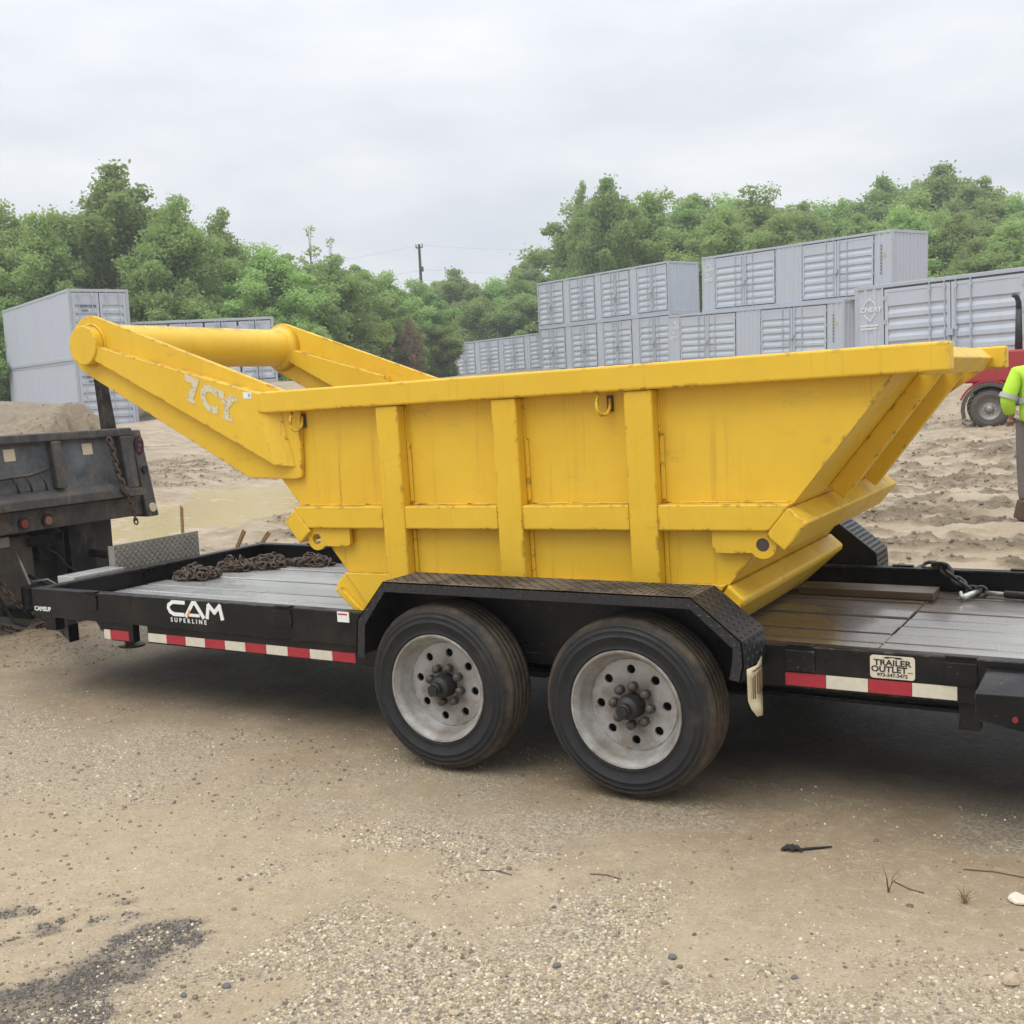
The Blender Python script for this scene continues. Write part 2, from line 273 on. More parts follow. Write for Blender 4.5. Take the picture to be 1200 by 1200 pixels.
# ------------------------------------------------------------------ mesh helpers
class MB:
    def __init__(s, mat=None): s.v = []; s.f = []; s.M = mat
    def add(s, vs, fs):
        k = len(s.v)
        s.v += [Vector(v) if s.M is None else s.M @ Vector(v) for v in vs]; s.f += [[i + k for i in f] for f in fs]
    def box(s, x0, x1, y0, y1, z0, z1):
        s.add([(x0, y0, z0), (x1, y0, z0), (x1, y1, z0), (x0, y1, z0), (x0, y0, z1), (x1, y0, z1), (x1, y1, z1), (x0, y1, z1)],
              [(0, 3, 2, 1), (4, 5, 6, 7), (0, 1, 5, 4), (1, 2, 6, 5), (2, 3, 7, 6), (3, 0, 4, 7)]); return s
    def prism(s, poly, a0, a1, axis='y'):
        # poly: list of (u, w); axis y -> (u, a, w); x -> (a, u, w); z -> (u, w, a)
        mk = {'y': lambda u, w, a: (u, a, w), 'x': lambda u, w, a: (a, u, w), 'z': lambda u, w, a: (u, w, a)}[axis]
        n = len(poly); s.add([mk(u, w, a0) for u, w in poly] + [mk(u, w, a1) for u, w in poly],
                             [list(range(n))[::-1], list(range(n, 2 * n))] + [(i, (i + 1) % n, n + (i + 1) % n, n + i) for i in range(n)]); return s
    def loft(s, A, B):
        n = len(A); s.add(list(A) + list(B), [list(range(n))[::-1], list(range(n, 2 * n))] + [(i, (i + 1) % n, n + (i + 1) % n, n + i) for i in range(n)]); return s
    def cyl(s, p0, p1, r0, r1=None, n=16, cap=True):
        p0 = Vector(p0); p1 = Vector(p1); r1 = r0 if r1 is None else r1; d = (p1 - p0).normalized()
        a = d.orthogonal().normalized(); b = d.cross(a)
        vs = [p0 + (a * math.cos(2 * math.pi * i / n) + b * math.sin(2 * math.pi * i / n)) * r0 for i in range(n)] + [p1 + (a * math.cos(2 * math.pi * i / n) + b * math.sin(2 * math.pi * i / n)) * r1 for i in range(n)]
        fs = [(i, (i + 1) % n, n + (i + 1) % n, n + i) for i in range(n)]
        if cap: fs += [list(range(n))[::-1], list(range(n, 2 * n))]
        s.add(vs, fs); return s
    def tube(s, pts, r, n=8, closed=False):
        pts = [Vector(p) for p in pts]; m = len(pts); rs = r if isinstance(r, (list, tuple)) else [r] * m
        vs = []; a = None
        for i, p in enumerate(pts):
            d = (pts[(i + 1) % m] - pts[i - 1]) if closed else (pts[min(i + 1, m - 1)] - pts[max(i - 1, 0)])
            d.normalize()
            a = d.orthogonal().normalized() if a is None else (a - d * a.dot(d)).normalized()
            b = d.cross(a)
            vs += [p + (a * math.cos(2 * math.pi * k / n) + b * math.sin(2 * math.pi * k / n)) * rs[i] for k in range(n)]
        fs = []
        for i in range(m if closed else m - 1):
            j = (i + 1) % m
            fs += [(i * n + k, i * n + (k + 1) % n, j * n + (k + 1) % n, j * n + k) for k in range(n)]
        if not closed: fs += [list(range(n))[::-1], [(m - 1) * n + k for k in range(n)]]
        s.add(vs, fs); return s
    def lathe(s, prof, n=48, axis='y', closed=False):
        vs = []; m = len(prof)
        for k in range(n):
            t = 2 * math.pi * k / n
            for r, a in prof:
                vs.append({'y': (r * math.cos(t), a, r * math.sin(t)), 'z': (r * math.cos(t), r * math.sin(t), a), 'x': (a, r * math.cos(t), r * math.sin(t))}[axis])
        fs = []
        for k in range(n):
            j = (k + 1) % n
            for i in range(m if closed else m - 1):
                q = (i + 1) % m
                fs.append((k * m + i, j * m + i, j * m + q, k * m + q))
        s.add(vs, fs); return s
    def build(s, name, mat, parent=None, smooth=False, bevel=0.0, tc=True, seg=2, recalc=True):
        """vertices are in trailer coordinates when tc, else already local/world"""
        me = bpy.data.meshes.new(name)
        off = Vector((0, 0, 0))
        if tc: off = Vector((0, 0, ZG))
        if parent is not None and tc:
            p = parent
            while p is not None: off = off - p.location; p = p.parent
        me.from_pydata([v + off for v in s.v], [], s.f)
        if recalc:
            bm = bmesh.new(); bm.from_mesh(me); bmesh.ops.recalc_face_normals(bm, faces=bm.faces); bm.to_mesh(me); bm.free()
        if smooth:
            me.polygons.foreach_set('use_smooth', [True] * len(me.polygons))
        me.materials.append(M[mat] if isinstance(mat, str) else mat)
        o = bpy.data.objects.new(name, me); C.objects.link(o); o.parent = parent
        if bevel:
            b = o.modifiers.new('bevel', 'BEVEL'); b.width = bevel; b.segments = seg; b.limit_method = 'ANGLE'; b.angle_limit = R(35); b.harden_normals = False
        return o
def tag(o, label=None, cat=None, group=None, kind=None):
    for k, v in (('label', label), ('category', cat), ('group', group), ('kind', kind)):
        if v: o[k] = v
    return o
def empty(name, loc, label, cat, group=None, rz=0.0):
    o = bpy.data.objects.new(name, None); C.objects.link(o); o.location = loc; o.rotation_euler = (0, 0, rz); o.empty_display_size = 0.1
    return tag(o, label, cat, group)
def part_empty(name, parent, loc):
    o = bpy.data.objects.new(name, None); C.objects.link(o); o.parent = parent; o.location = loc; return o
def copy_tree(o, parent=None):
    c = o.copy(); C.objects.link(c); c.parent = parent
    for ch in o.children: copy_tree(ch, c)
    return c
def holed_plate(outer, holes, a0, a1, axis='y'):
    """flat plate with round holes; outer list of (u, w), holes list of (u, w, r)"""
    bm = bmesh.new(); edges = []
    def ring(pts):
        vs = [bm.verts.new((u, 0, w)) for u, w in pts]
        for i in range(len(vs)): edges.append(bm.edges.new((vs[i], vs[(i + 1) % len(vs)])))
    ring(outer)
    for u, w, r in holes: ring([(u + r * math.cos(2 * math.pi * k / 14), w + r * math.sin(2 * math.pi * k / 14)) for k in range(14)])
    bmesh.ops.triangle_fill(bm, use_beauty=True, use_dissolve=False, edges=edges)
    fs = list(bm.faces); r = bmesh.ops.extrude_face_region(bm, geom=fs)
    bmesh.ops.translate(bm, vec=(0, a1 - a0, 0), verts=[g for g in r['geom'] if isinstance(g, bmesh.types.BMVert)])
    bm.verts.index_update(); vs = [(v.co.x, v.co.y + a0, v.co.z) for v in bm.verts]; ff = [[v.index for v in f.verts] for f in bm.faces]; bm.free()
    return vs, ff
def text_geo(txt, size, extrude=0.001, offset=0.0, spacing=1.0, shear=0.0, align='LEFT', xs=1.0):
    cu = bpy.data.curves.new('t', 'FONT'); cu.body = txt; cu.size = size; cu.extrude = extrude; cu.offset = offset; cu.space_character = spacing; cu.shear = shear; cu.align_x = align
    cu.resolution_u = 4; ob = bpy.data.objects.new('t', cu); C.objects.link(ob)
    bpy.context.view_layer.update(); dg = bpy.context.evaluated_depsgraph_get(); me = bpy.data.meshes.new_from_object(ob.evaluated_get(dg))
    vs = [(v.co.x * xs, v.co.y, v.co.z) for v in me.vertices]; fs = [list(p.vertices) for p in me.polygons]
    bpy.data.objects.remove(ob); bpy.data.curves.remove(cu); bpy.data.meshes.remove(me); return vs, fs
def put_text(mb, txt, origin, udir, vdir, size, **k):
    vs, fs = text_geo(txt, size, **k); u = Vector(udir).normalized(); w = Vector(vdir).normalized(); n = u.cross(w); O = Vector(origin)
    mb.add([O + u * x + w * y + n * z for x, y, z in vs], fs)

# numpy value noise
def _h(ix, iy, s):
    n = (ix.astype(np.int64) * 374761393 + iy.astype(np.int64) * 668265263 + s * 1274126177) & 0x7fffffff
    n = ((n ^ (n >> 13)) * 1274126177) & 0x7fffffff
    return ((n ^ (n >> 16)) & 0xffff) / 65535.0
def vnoise(x, y, s=0):
    ix = np.floor(x); iy = np.floor(y); fx = x - ix; fy = y - iy
    fx = fx * fx * (3 - 2 * fx); fy = fy * fy * (3 - 2 * fy); ix = ix.astype(np.int64); iy = iy.astype(np.int64)
    a = _h(ix, iy, s); b = _h(ix + 1, iy, s); c = _h(ix, iy + 1, s); d = _h(ix + 1, iy + 1, s)
    return (a * (1 - fx) + b * fx) * (1 - fy) + (c * (1 - fx) + d * fx) * fy
def fbm(x, y, s=0, o=5, g=0.5):
    t = 0; a = 1; n = 0
    for i in range(o): t = t + a * vnoise(x * 2 ** i + 17.3 * i, y * 2 ** i - 9.1 * i, s + i); n += a; a *= g
    return t / n
def sstep(a, b, x):
    t = np.clip((x - a) / (b - a), 0, 1); return t * t * (3 - 2 * t)
# ------------------------------------------------------------------ terrain
CTRL = [(0,0,0),(-6,0,0),(4,0,0),(0,-4,0),(-10,-3,0),(6,-6,0),(-8,5,0),(-3,4,0.03),(3,3,0.05),(-12,9.5,0),(-12,6,0),(-15,13,0.02),(-9,9,0.05),
        (0.5,8,.19),(4,9,.22),(-3,9,.14),(-1.4,22.5,.53),(3,20,.5),(-6,18,.35),(-6,29.8,1.47),(5.3,25.4,1.5),(-.3,27.6,1.5),(-5.2,32,1.5),(6.2,28,1.5),
        (-8.5,47.4,2.29),(-19.4,52.8,2.55),(-14,50,2.4),(-22.4,55.5,2.88),(-33.6,60.4,2.9),(-28,58,2.9),(-40,74.4,3.45),(-51.8,78,3.27),
        (-36.7,26.3,.98),(-47.9,31.2,1.12),(-42,28.6,1.04),(-35.6,28.6,1.1),(-32.5,33.9,2.70),(-34.4,32.2,2.6),(-20,15,.2),(-25,20,.5),(-20,25,.8),(-25,30,1.6),(-12,25,.8),(-10,38,1.9),
        (-50,36,2.6),(-47,40,2.7),(-38,46,2.5),(-45,60,2.9),(-35,66,3.0),(-25,75,4.0),(-15,90,5),(-8,65,3.5),(-100,60,5),(-80,130,7),(0,150,7),(60,100,5),(60,40,2),(40,20,.8),
        (30,-10,0),(-60,0,.6),(-40,10,.5),(-60,-40,0),(0,-60,0),(-200,200,9),(200,200,9),(200,-200,0),(-200,-200,0),(0,400,12),(-400,100,9),(300,50,4)]
BANK = [(-28.0, 10.4), (-21.6, 14.3)]      # crest of the earth bank in front of the left containers
def base_h(x, y):
    num = np.zeros_like(x); den = np.zeros_like(x)
    for a, b, c in CTRL:
        w = 1.0 / ((x - a) ** 2 + (y - b) ** 2 + 1.5) ** 1.9; num += w * c; den += w
    return num / den
def puddle_mask(x, y):
    dx = x + 12.6; dy = y - 10.0
    a = -0.5095 * dx + 0.8605 * dy; b = 0.8605 * dx + 0.5095 * dy
    n = (fbm(x * .55, y * .55, 31, 4) - .5)
    return 1.0 - np.sqrt((a / 4.6) ** 2 + (b / 1.75) ** 2) + n * 1.7
MILL_POLY = [(-0.67, -1.954), (-0.783, -1.913), (-0.891, -1.998), (-0.923, -2.063), (-0.958, -2.178), (-0.951, -2.253), (-0.946, -2.356), (-0.979, -2.473), (-0.986, -2.572), (-0.961, -2.702), (-0.798, -2.743), (-0.503, -2.576), (-0.565, -2.409), (-0.715, -2.346), (-0.654, -2.29), (-0.697, -2.209), (-0.687, -2.082), (-0.658, -2.005)]
MILL_WISPS = [([(-1.528, -2.214), (-1.419, -2.136), (-1.368, -2.067), (-1.25, -1.994), (-1.201, -1.94), (-1.095, -1.914)], 0.022), ([(-1.273, -2.405), (-1.245, -2.313), (-1.23, -2.207), (-1.229, -2.076)], 0.014), ([(-1.122, -2.079), (-1.052, -2.064), (-1.049, -1.992), (-0.99, -1.938)], 0.016), ([(-0.627, -2.219), (-0.628, -2.146)], 0.012)]
def millings_mask(x, y):
    n1 = fbm(x * 11, y * 11, 81, 5, .65) - .5; n2 = fbm(x * 11 + 40, y * 11 - 20, 85, 5, .65) - .5; X_, Y_ = x + n1 * .20, y + n2 * .20; dmin = np.full(x.shape, 9.0); ins = np.zeros(x.shape, bool); p = MILL_POLY
    for (ax, ay), (bx, by) in zip(p, p[1:] + p[:1]):
        ux, uy = bx - ax, by - ay; t_ = np.clip(((X_ - ax) * ux + (Y_ - ay) * uy) / (ux * ux + uy * uy), 0, 1); dmin = np.minimum(dmin, np.hypot(X_ - ax - t_ * ux, Y_ - ay - t_ * uy))
        c = ((ay > Y_) != (by > Y_)) & (X_ < (bx - ax) * (Y_ - ay) / (by - ay + 1e-9) + ax); ins ^= c
    m_ = sstep(-.03, .03, np.where(ins, dmin, -dmin)) * (.55 + .45 * sstep(.40, .56, fbm(x * 12, y * 12, 91, 3)))
    for pts, hw in MILL_WISPS:
        d_ = np.full(x.shape, 9.0)
        for (ax, ay), (bx, by) in zip(pts, pts[1:]):
            ux, uy = bx - ax, by - ay; t_ = np.clip(((X_ - ax) * ux + (Y_ - ay) * uy) / (ux * ux + uy * uy), 0, 1); d_ = np.minimum(d_, np.hypot(X_ - ax - t_ * ux, Y_ - ay - t_ * uy))
        m_ = np.maximum(m_, .7 * sstep(hw * 2.6, hw * .2, d_) * sstep(.36, .58, fbm(x * 16, y * 16, 93, 3)))
    return m_
def gravel_mask(x, y):
    yb_ = np.interp(x, [-.3, -.14, -.12, .04, .42, 1.0, 1.8, 3.0], [-3.2, -2.3, -1.86, -1.39, -1.22, -1.12, -1.10, -1.1]); n1 = fbm(x * 2.2, y * 2.2, 71, 4) - .5
    a = sstep(-.20, .55, yb_ - y + n1 * 1.2); b = sstep(1.25, .55, np.sqrt(((x + 2.9) / 1.6) ** 2 + ((y + .85) / .62) ** 2) + n1 * 1.6); c = .6 * sstep(.60, .70, fbm(x * 1.1 + 9, y * 1.1, 73, 4))
    return np.clip(np.maximum(np.maximum(a * .85, b * .55), c), 0, 1)
def churn_mask(x, y):
    wp_ = fbm(x * .2, y * .2, 3, 3) * 2.2; big_ = sstep(.37, .54, fbm(x * .17 + 3, y * .30, 41, 3)); r_ = 1 - np.abs(2 * fbm(x * .42 + wp_ * .6, y * 1.7 + wp_, 47, 5, .58) - 1); ln = sstep(.80, .94, r_)
    f_ = fbm(x * 2.4, y * 4.4, 49, 4, .6)
    m_ = np.maximum(sstep(2.9, 4.0, y), sstep(-6.2, -8.0, x)); return m_ * np.clip(ln * (.35 + .65 * big_) * sstep(.30, .55, f_) + big_ * sstep(.50, .68, f_) * .8, 0, 1)
def height(x, y):
    z = base_h(x, y)
    # bank
    (ax, ay), (bx, by) = BANK; ux, uy = bx - ax, by - ay; L2 = ux * ux + uy * uy
    t = ((x - ax) * ux + (y - ay) * uy) / L2; tc_ = np.clip(t, -0.6, 1.0)
    d2 = (x - ax - tc_ * ux) ** 2 + (y - ay - tc_ * uy) ** 2
    z = z + 1.85 * np.exp(-d2 / np.where(t > 1, .9, 4.5)) * (0.92 + 0.16 * fbm(x * .5, y * .5, 55, 3))
    # churned mud behind the trailer
    d = np.sqrt((x - 2.1) ** 2 + (y + 4.5) ** 2)
    m = np.maximum(sstep(2.7, 4.6, y), sstep(-6.2, -9.0, x)) * (1 - sstep(60, 90, d))
    warp = fbm(x * .16, y * .16, 3, 3) * 3.0
    r1 = 1 - np.abs(2 * fbm(x * .26 + warp * .4, y * .95 + warp, 7, 4) - 1)
    r2 = 1 - np.abs(2 * fbm(x * .8 + warp, y * 2.6 - warp, 11, 4) - 1)
    fi = fbm(x * 3.1, y * 4.6, 19, 4)
    amp = 0.35 + 0.65 * sstep(0.38, 0.6, fbm(x * .14, y * .2, 41, 3))
    z = z + m * amp * ((r1 - .62) * .13 + (r2 - .62) * .11 + (fi - .5) * .22)
    ch = churn_mask(x, y); z = z + ch * (.05 + .10 * (fbm(x * 5, y * 6, 95, 3) - .5))
    pm = puddle_mask(x, y); k = sstep(-0.75, 0.35, pm); z = z * (1 - k) + k * (-0.075 + 0.09 * (fi - .5) + .08 * (r2 - .62)) 
    # foreground
    fm = 1 - m
    z = z + fm * ((fbm(x * .8, y * .8, 23, 4) - .5) * .035 + (fbm(x * 6, y * 6, 27, 4) - .5) * .012)
    # dirt heap under the tongue
    z = z + 0.16 * np.exp(-(((x + 5.25) / .55) ** 2 + ((y - 1.15) / .6) ** 2)) * (0.6 + .8 * fbm(x * 5, y * 5, 61, 4))
    # keep the ground flat where the tyres stand
    for wx in (0.1125, -0.8666):
        for wy in (-.12, 2.24):
            q = np.exp(-(((x - wx) / .30) ** 2 + ((y - wy) / .26) ** 2)); z = z * (1 - q) + q * (-0.012)
    return z
def h1(x, y): return float(height(np.array([float(x)]), np.array([float(y)]))[0])

def axis_pts(segs):
    out = []
    for a, b, st in segs: out += list(np.arange(a, b, st))
    return np.array(out + [segs[-1][1]])
xs = axis_pts([(-420, -120, 30), (-120, -60, 5), (-60, -30, .9), (-30, -16, .22), (-16, -8, .09), (-8, -3, .06), (-3, 3, .035), (3, 6, .09), (6, 14, .4), (14, 60, 4), (60, 420, 30)])
ys = axis_pts([(-420, -60, 30), (-60, -8, 4), (-8, -3.2, .3), (-3.2, 0.4, .032), (0.4, 3, .08), (3, 9, .055), (9, 18, .09), (18, 34, .2), (34, 70, .8), (70, 140, 5), (140, 440, 30)])
X, Y = np.meshgrid(xs, ys); Z = height(X, Y); nx, ny = len(xs), len(ys)
me = bpy.data.meshes.new('ground'); me.vertices.add(nx * ny)
me.vertices.foreach_set('co', np.stack([X, Y, Z], -1).astype(np.float32).ravel())
i = np.arange(nx - 1)[None, :] + nx * np.arange(ny - 1)[:, None]; q = np.stack([i, i + 1, i + 1 + nx, i + nx], -1).reshape(-1, 4)
me.loops.add(q.size); me.loops.foreach_set('vertex_index', q.ravel().astype(np.int32))
me.polygons.add(len(q)); me.polygons.foreach_set('loop_start', (np.arange(len(q)) * 4).astype(np.int32)); me.polygons.foreach_set('loop_total', np.full(len(q), 4, np.int32))
me.polygons.foreach_set('use_smooth', np.ones(len(q), bool)); me.update(calc_edges=True)
ca = me.attributes.new('soil', 'FLOAT_COLOR', 'POINT'); pmk = sstep(-1.0, .1, puddle_mask(X, Y)); ca.data.foreach_set('color', np.stack([np.maximum(churn_mask(X, Y) * (1 - pmk), .75 * np.exp(-(((X + 24.5) / 6.5) ** 2 + ((Y - 12.6) / 4.5) ** 2) ** 2)), gravel_mask(X, Y), millings_mask(X, Y), np.ones_like(X)], -1).astype(np.float32).ravel())
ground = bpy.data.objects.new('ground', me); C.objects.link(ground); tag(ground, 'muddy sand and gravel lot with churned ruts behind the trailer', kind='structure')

def ground_mat():
    t = NT('muddy_lot'); P = t.world(); x = t.sepxyz(P)
    at_ = t.n('ShaderNodeAttribute'); at_.attribute_name = 'soil'; so_ = t.n('ShaderNodeSeparateColor'); t.l(at_.outputs['Color'], so_.inputs[0]); churn, grav, mill = so_.outputs
    big = t.noise(0.45, 6, 0.6, P); mid = t.noise(2.3, 7, 0.68, P); fine = t.noise(38, 6, 0.75, P); vf = t.noise(150, 4, 0.7, P)
    sand = t.mix(t.rng(big, 0.35, 0.65), (0.321, 0.249, 0.156), (0.403, 0.322, 0.211))
    sand = t.mix(t.rng(mid, 0.38, 0.66, 0, 0.5), sand, (0.341, 0.274, 0.183))
    # damp band along the wheels
    wob = t.math('MULTIPLY', t.math('SUBTRACT', mid, 0.5), 0.9); yy = t.math('ADD', x[1], wob)
    wet = t.math('MULTIPLY', t.rng(yy, -1.25, -0.35), t.rng(t.noise(0.7, 4, 0.6, P), 0.30, 0.52))
    sand = t.mix(t.math('MULTIPLY', wet, 0.8), sand, t.mix(t.noise(5, 6, 0.65, P), (0.204, 0.144, 0.082), (0.275, 0.205, 0.124)))
    sand = t.mix(t.rng(t.noise(9, 7, 0.7, P), 0.42, 0.68, 0, 0.45), sand, (0.255, 0.194, 0.124)); sand = t.mix(t.rng(t.noise(17, 6, 0.7, t.mapv((1, 1, 1), P, loc=(2, 7, 1))), 0.52, 0.70, 0, 0.45), sand, (0.478, 0.399, 0.284))
    sp0 = t.rng(t.noise(1.0, 5, 0.7, t.mapv((28, 60, 40), P)), 0.60, 0.66, 0, 0.55); sand = t.mix(sp0, sand, (0.174, 0.130, 0.082))
    # specks everywhere, grains where the gravel lies
    sp1 = t.rng(t.noise(85, 3, 0.6, P), 0.62, 0.67, 0, 0.75); sand = t.mix(sp1, sand, (0.133, 0.100, 0.066))
    sp2 = t.rng(t.noise(110, 3, 0.6, t.mapv((1, 1, 1), P, loc=(5, 5, 5))), 0.64, 0.69, 0, 0.8); sand = t.mix(sp2, sand, (0.631, 0.558, 0.443))
    vo = t.n('ShaderNodeTexVoronoi'); vo.inputs['Scale'].default_value = 120; t.l(P, vo.inputs['Vector']); gr = t.n('ShaderNodeSeparateColor'); t.l(vo.outputs['Color'], gr.inputs[0])
    grain = t.mix(gr.outputs[0], (0.113, 0.090, 0.062), (0.591, 0.509, 0.376)); grain = t.mix(t.rng(gr.outputs[1], 0.86, 0.9), grain, (0.133, 0.135, 0.145))
    sand = t.mix(t.math('MULTIPLY', grav, t.rng(fine, 0.3, 0.6, 0.35, 0.9)), sand, grain)
    # pale drying mud behind, dark crumbly ridges where it is churned
    str1 = t.noise(1.0, 7, 0.66, t.mapv((0.35, 1.3, 1.3), P)); str2 = t.noise(1.0, 7, 0.72, t.mapv((2.0, 7.5, 5), P))
    mud = t.mix(t.rng(str1, 0.36, 0.62), (0.405, 0.325, 0.228), (0.30, 0.232, 0.155))
    mud = t.mix(t.rng(str2, 0.48, 0.64, 0, 0.75), mud, (0.225, 0.166, 0.094))
    mud = t.mix(t.rng(fine, 0.5, 0.7, 0, 0.4), mud, (0.250, 0.193, 0.115))
    dkm = t.math('MULTIPLY', churn, t.rng(t.noise(7, 6, 0.75, P), 0.32, 0.58, 0.3, 1.0)); mud = t.mix(dkm, mud, t.mix(t.noise(14, 5, 0.7, P), (0.100, 0.071, 0.039), (0.200, 0.147, 0.082)))
    f = t.math('MAXIMUM', t.rng(x[1], 2.6, 3.6), t.rng(x[0], -6.2, -8.4))
    c = t.mix(f, sand, mud)
    # dark wet dirt under the trailer, with the shade there deepened in the colour
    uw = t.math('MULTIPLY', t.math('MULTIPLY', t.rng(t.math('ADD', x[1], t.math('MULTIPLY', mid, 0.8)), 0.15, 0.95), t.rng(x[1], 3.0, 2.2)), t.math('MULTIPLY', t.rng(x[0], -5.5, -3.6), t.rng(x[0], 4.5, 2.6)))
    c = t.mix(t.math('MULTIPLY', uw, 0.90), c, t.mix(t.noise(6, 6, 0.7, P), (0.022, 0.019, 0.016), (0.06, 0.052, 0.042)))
    c = t.mix(t.math('MULTIPLY', mill, t.rng(vf, 0.25, 0.6, 0.55, 1.0)), c, t.mix(gr.outputs[1], (0.030, 0.029, 0.029), (0.11, 0.10, 0.095)))
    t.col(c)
    t.rough(t.math('SUBTRACT', t.rng(fine, 0.3, 0.7, 0.70, 0.96), t.math('MULTIPLY', wet, 0.28)))
    t.b.inputs['Specular IOR Level'].default_value = 0.4
    h = t.math('ADD', t.math('ADD', t.math('ADD', t.math('MULTIPLY', fine, 0.45), t.math('MULTIPLY', t.noise(13, 6, 0.7, P), 0.9)), t.math('MULTIPLY', vf, 0.2)), t.math('MULTIPLY', t.math('MULTIPLY', gr.outputs[0], grav), 0.5))
    h = t.math('ADD', h, t.math('MULTIPLY', t.math('MULTIPLY', churn, t.noise(16, 7, 0.75, P)), 4.0)); h = t.math('ADD', h, t.math('MULTIPLY', t.math('MULTIPLY', f, str2), 1.6))
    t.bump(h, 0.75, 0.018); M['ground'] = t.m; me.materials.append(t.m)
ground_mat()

# muddy puddle: a level sheet of water lying in the hollow
t = NT('muddy_water'); P = t.world()
t.col(t.mix(t.noise(0.8, 4, 0.6, P), (0.42, 0.325, 0.13), (0.50, 0.40, 0.18))); t.rough(0.12); t.b.inputs['Specular IOR Level'].default_value = 0.4
t.bump(t.noise(9, 4, 0.6, P), 0.35, 0.03); M['water'] = t.m
pb = MB(); n = 40
pb.add([(-12.6 + 6.2 * math.cos(2 * math.pi * k / n) * -0.51 + 3.4 * math.sin(2 * math.pi * k / n) * 0.86, 10.0 + 6.2 * math.cos(2 * math.pi * k / n) * 0.86 + 3.4 * math.sin(2 * math.pi * k / n) * 0.51, -0.035) for k in range(n)], [list(range(n))])
tag(pb.build('puddle', 'water', None, tc=False), 'shallow pool of yellowish muddy water behind the trailer', kind='structure')

# ------------------------------------------------------------------ shipping containers
CH, CW = 2.9, 2.44
def corr(mb, x0, x1, z0, z1, y, depth, pitch, sgn=1, axis='x'):
    """corrugated sheet, ribs vertical, running along x (or y), outer face at y"""
    n = max(1, int(round((x1 - x0) / pitch))); p = (x1 - x0) / n; pts = []
    for k in range(n):
        a = x0 + k * p; pts += [(a, 0), (a + .28 * p, 0), (a + .42 * p, depth), (a + .86 * p, depth)]
    pts.append((x1, 0)); vs = []
    for (a, d) in pts:
        for z in (z0, z1): vs.append((a, y - sgn * d, z) if axis == 'x' else (y + sgn * d, a, z))
    mb.add(vs, [(2 * k, 2 * k + 2, 2 * k + 3, 2 * k + 1) for k in range(len(pts) - 1)])
def leaf_mesh(w, h):
    """one door leaf lying in the x-z plane, outer face towards +y, pressed horizontal ribs"""
    mb = MB(); prof = [(0.0, 0.0), (0.20, 0.0)]; nr = 6; z = 0.16; step = (h - 0.50) / nr
    prof = [(0, 0)]
    for k in range(nr):
        a = 0.14 + k * step
        prof += [(a, 0), (a + .10, -.045), (a + step * .52, -.045), (a + step * .52 + .045, 0)]
    prof.append((h, 0)); e = 0.10
    vs = []
    for (zz, d) in prof: vs += [(e, d, zz), (w - e, d, zz)]
    mb.add(vs, [(2 * k, 2 * k + 1, 2 * k + 3, 2 * k + 2) for k in range(len(prof) - 1)])
    mb.box(0, e, -.05, .012, 0, h); mb.box(w - e, w, -.05, .012, 0, h); mb.box(e, w - e, -.05, .012, h - .09, h); mb.box(e, w - e, -.05, .012, 0, .07)
    return mb
HINGE = [None]
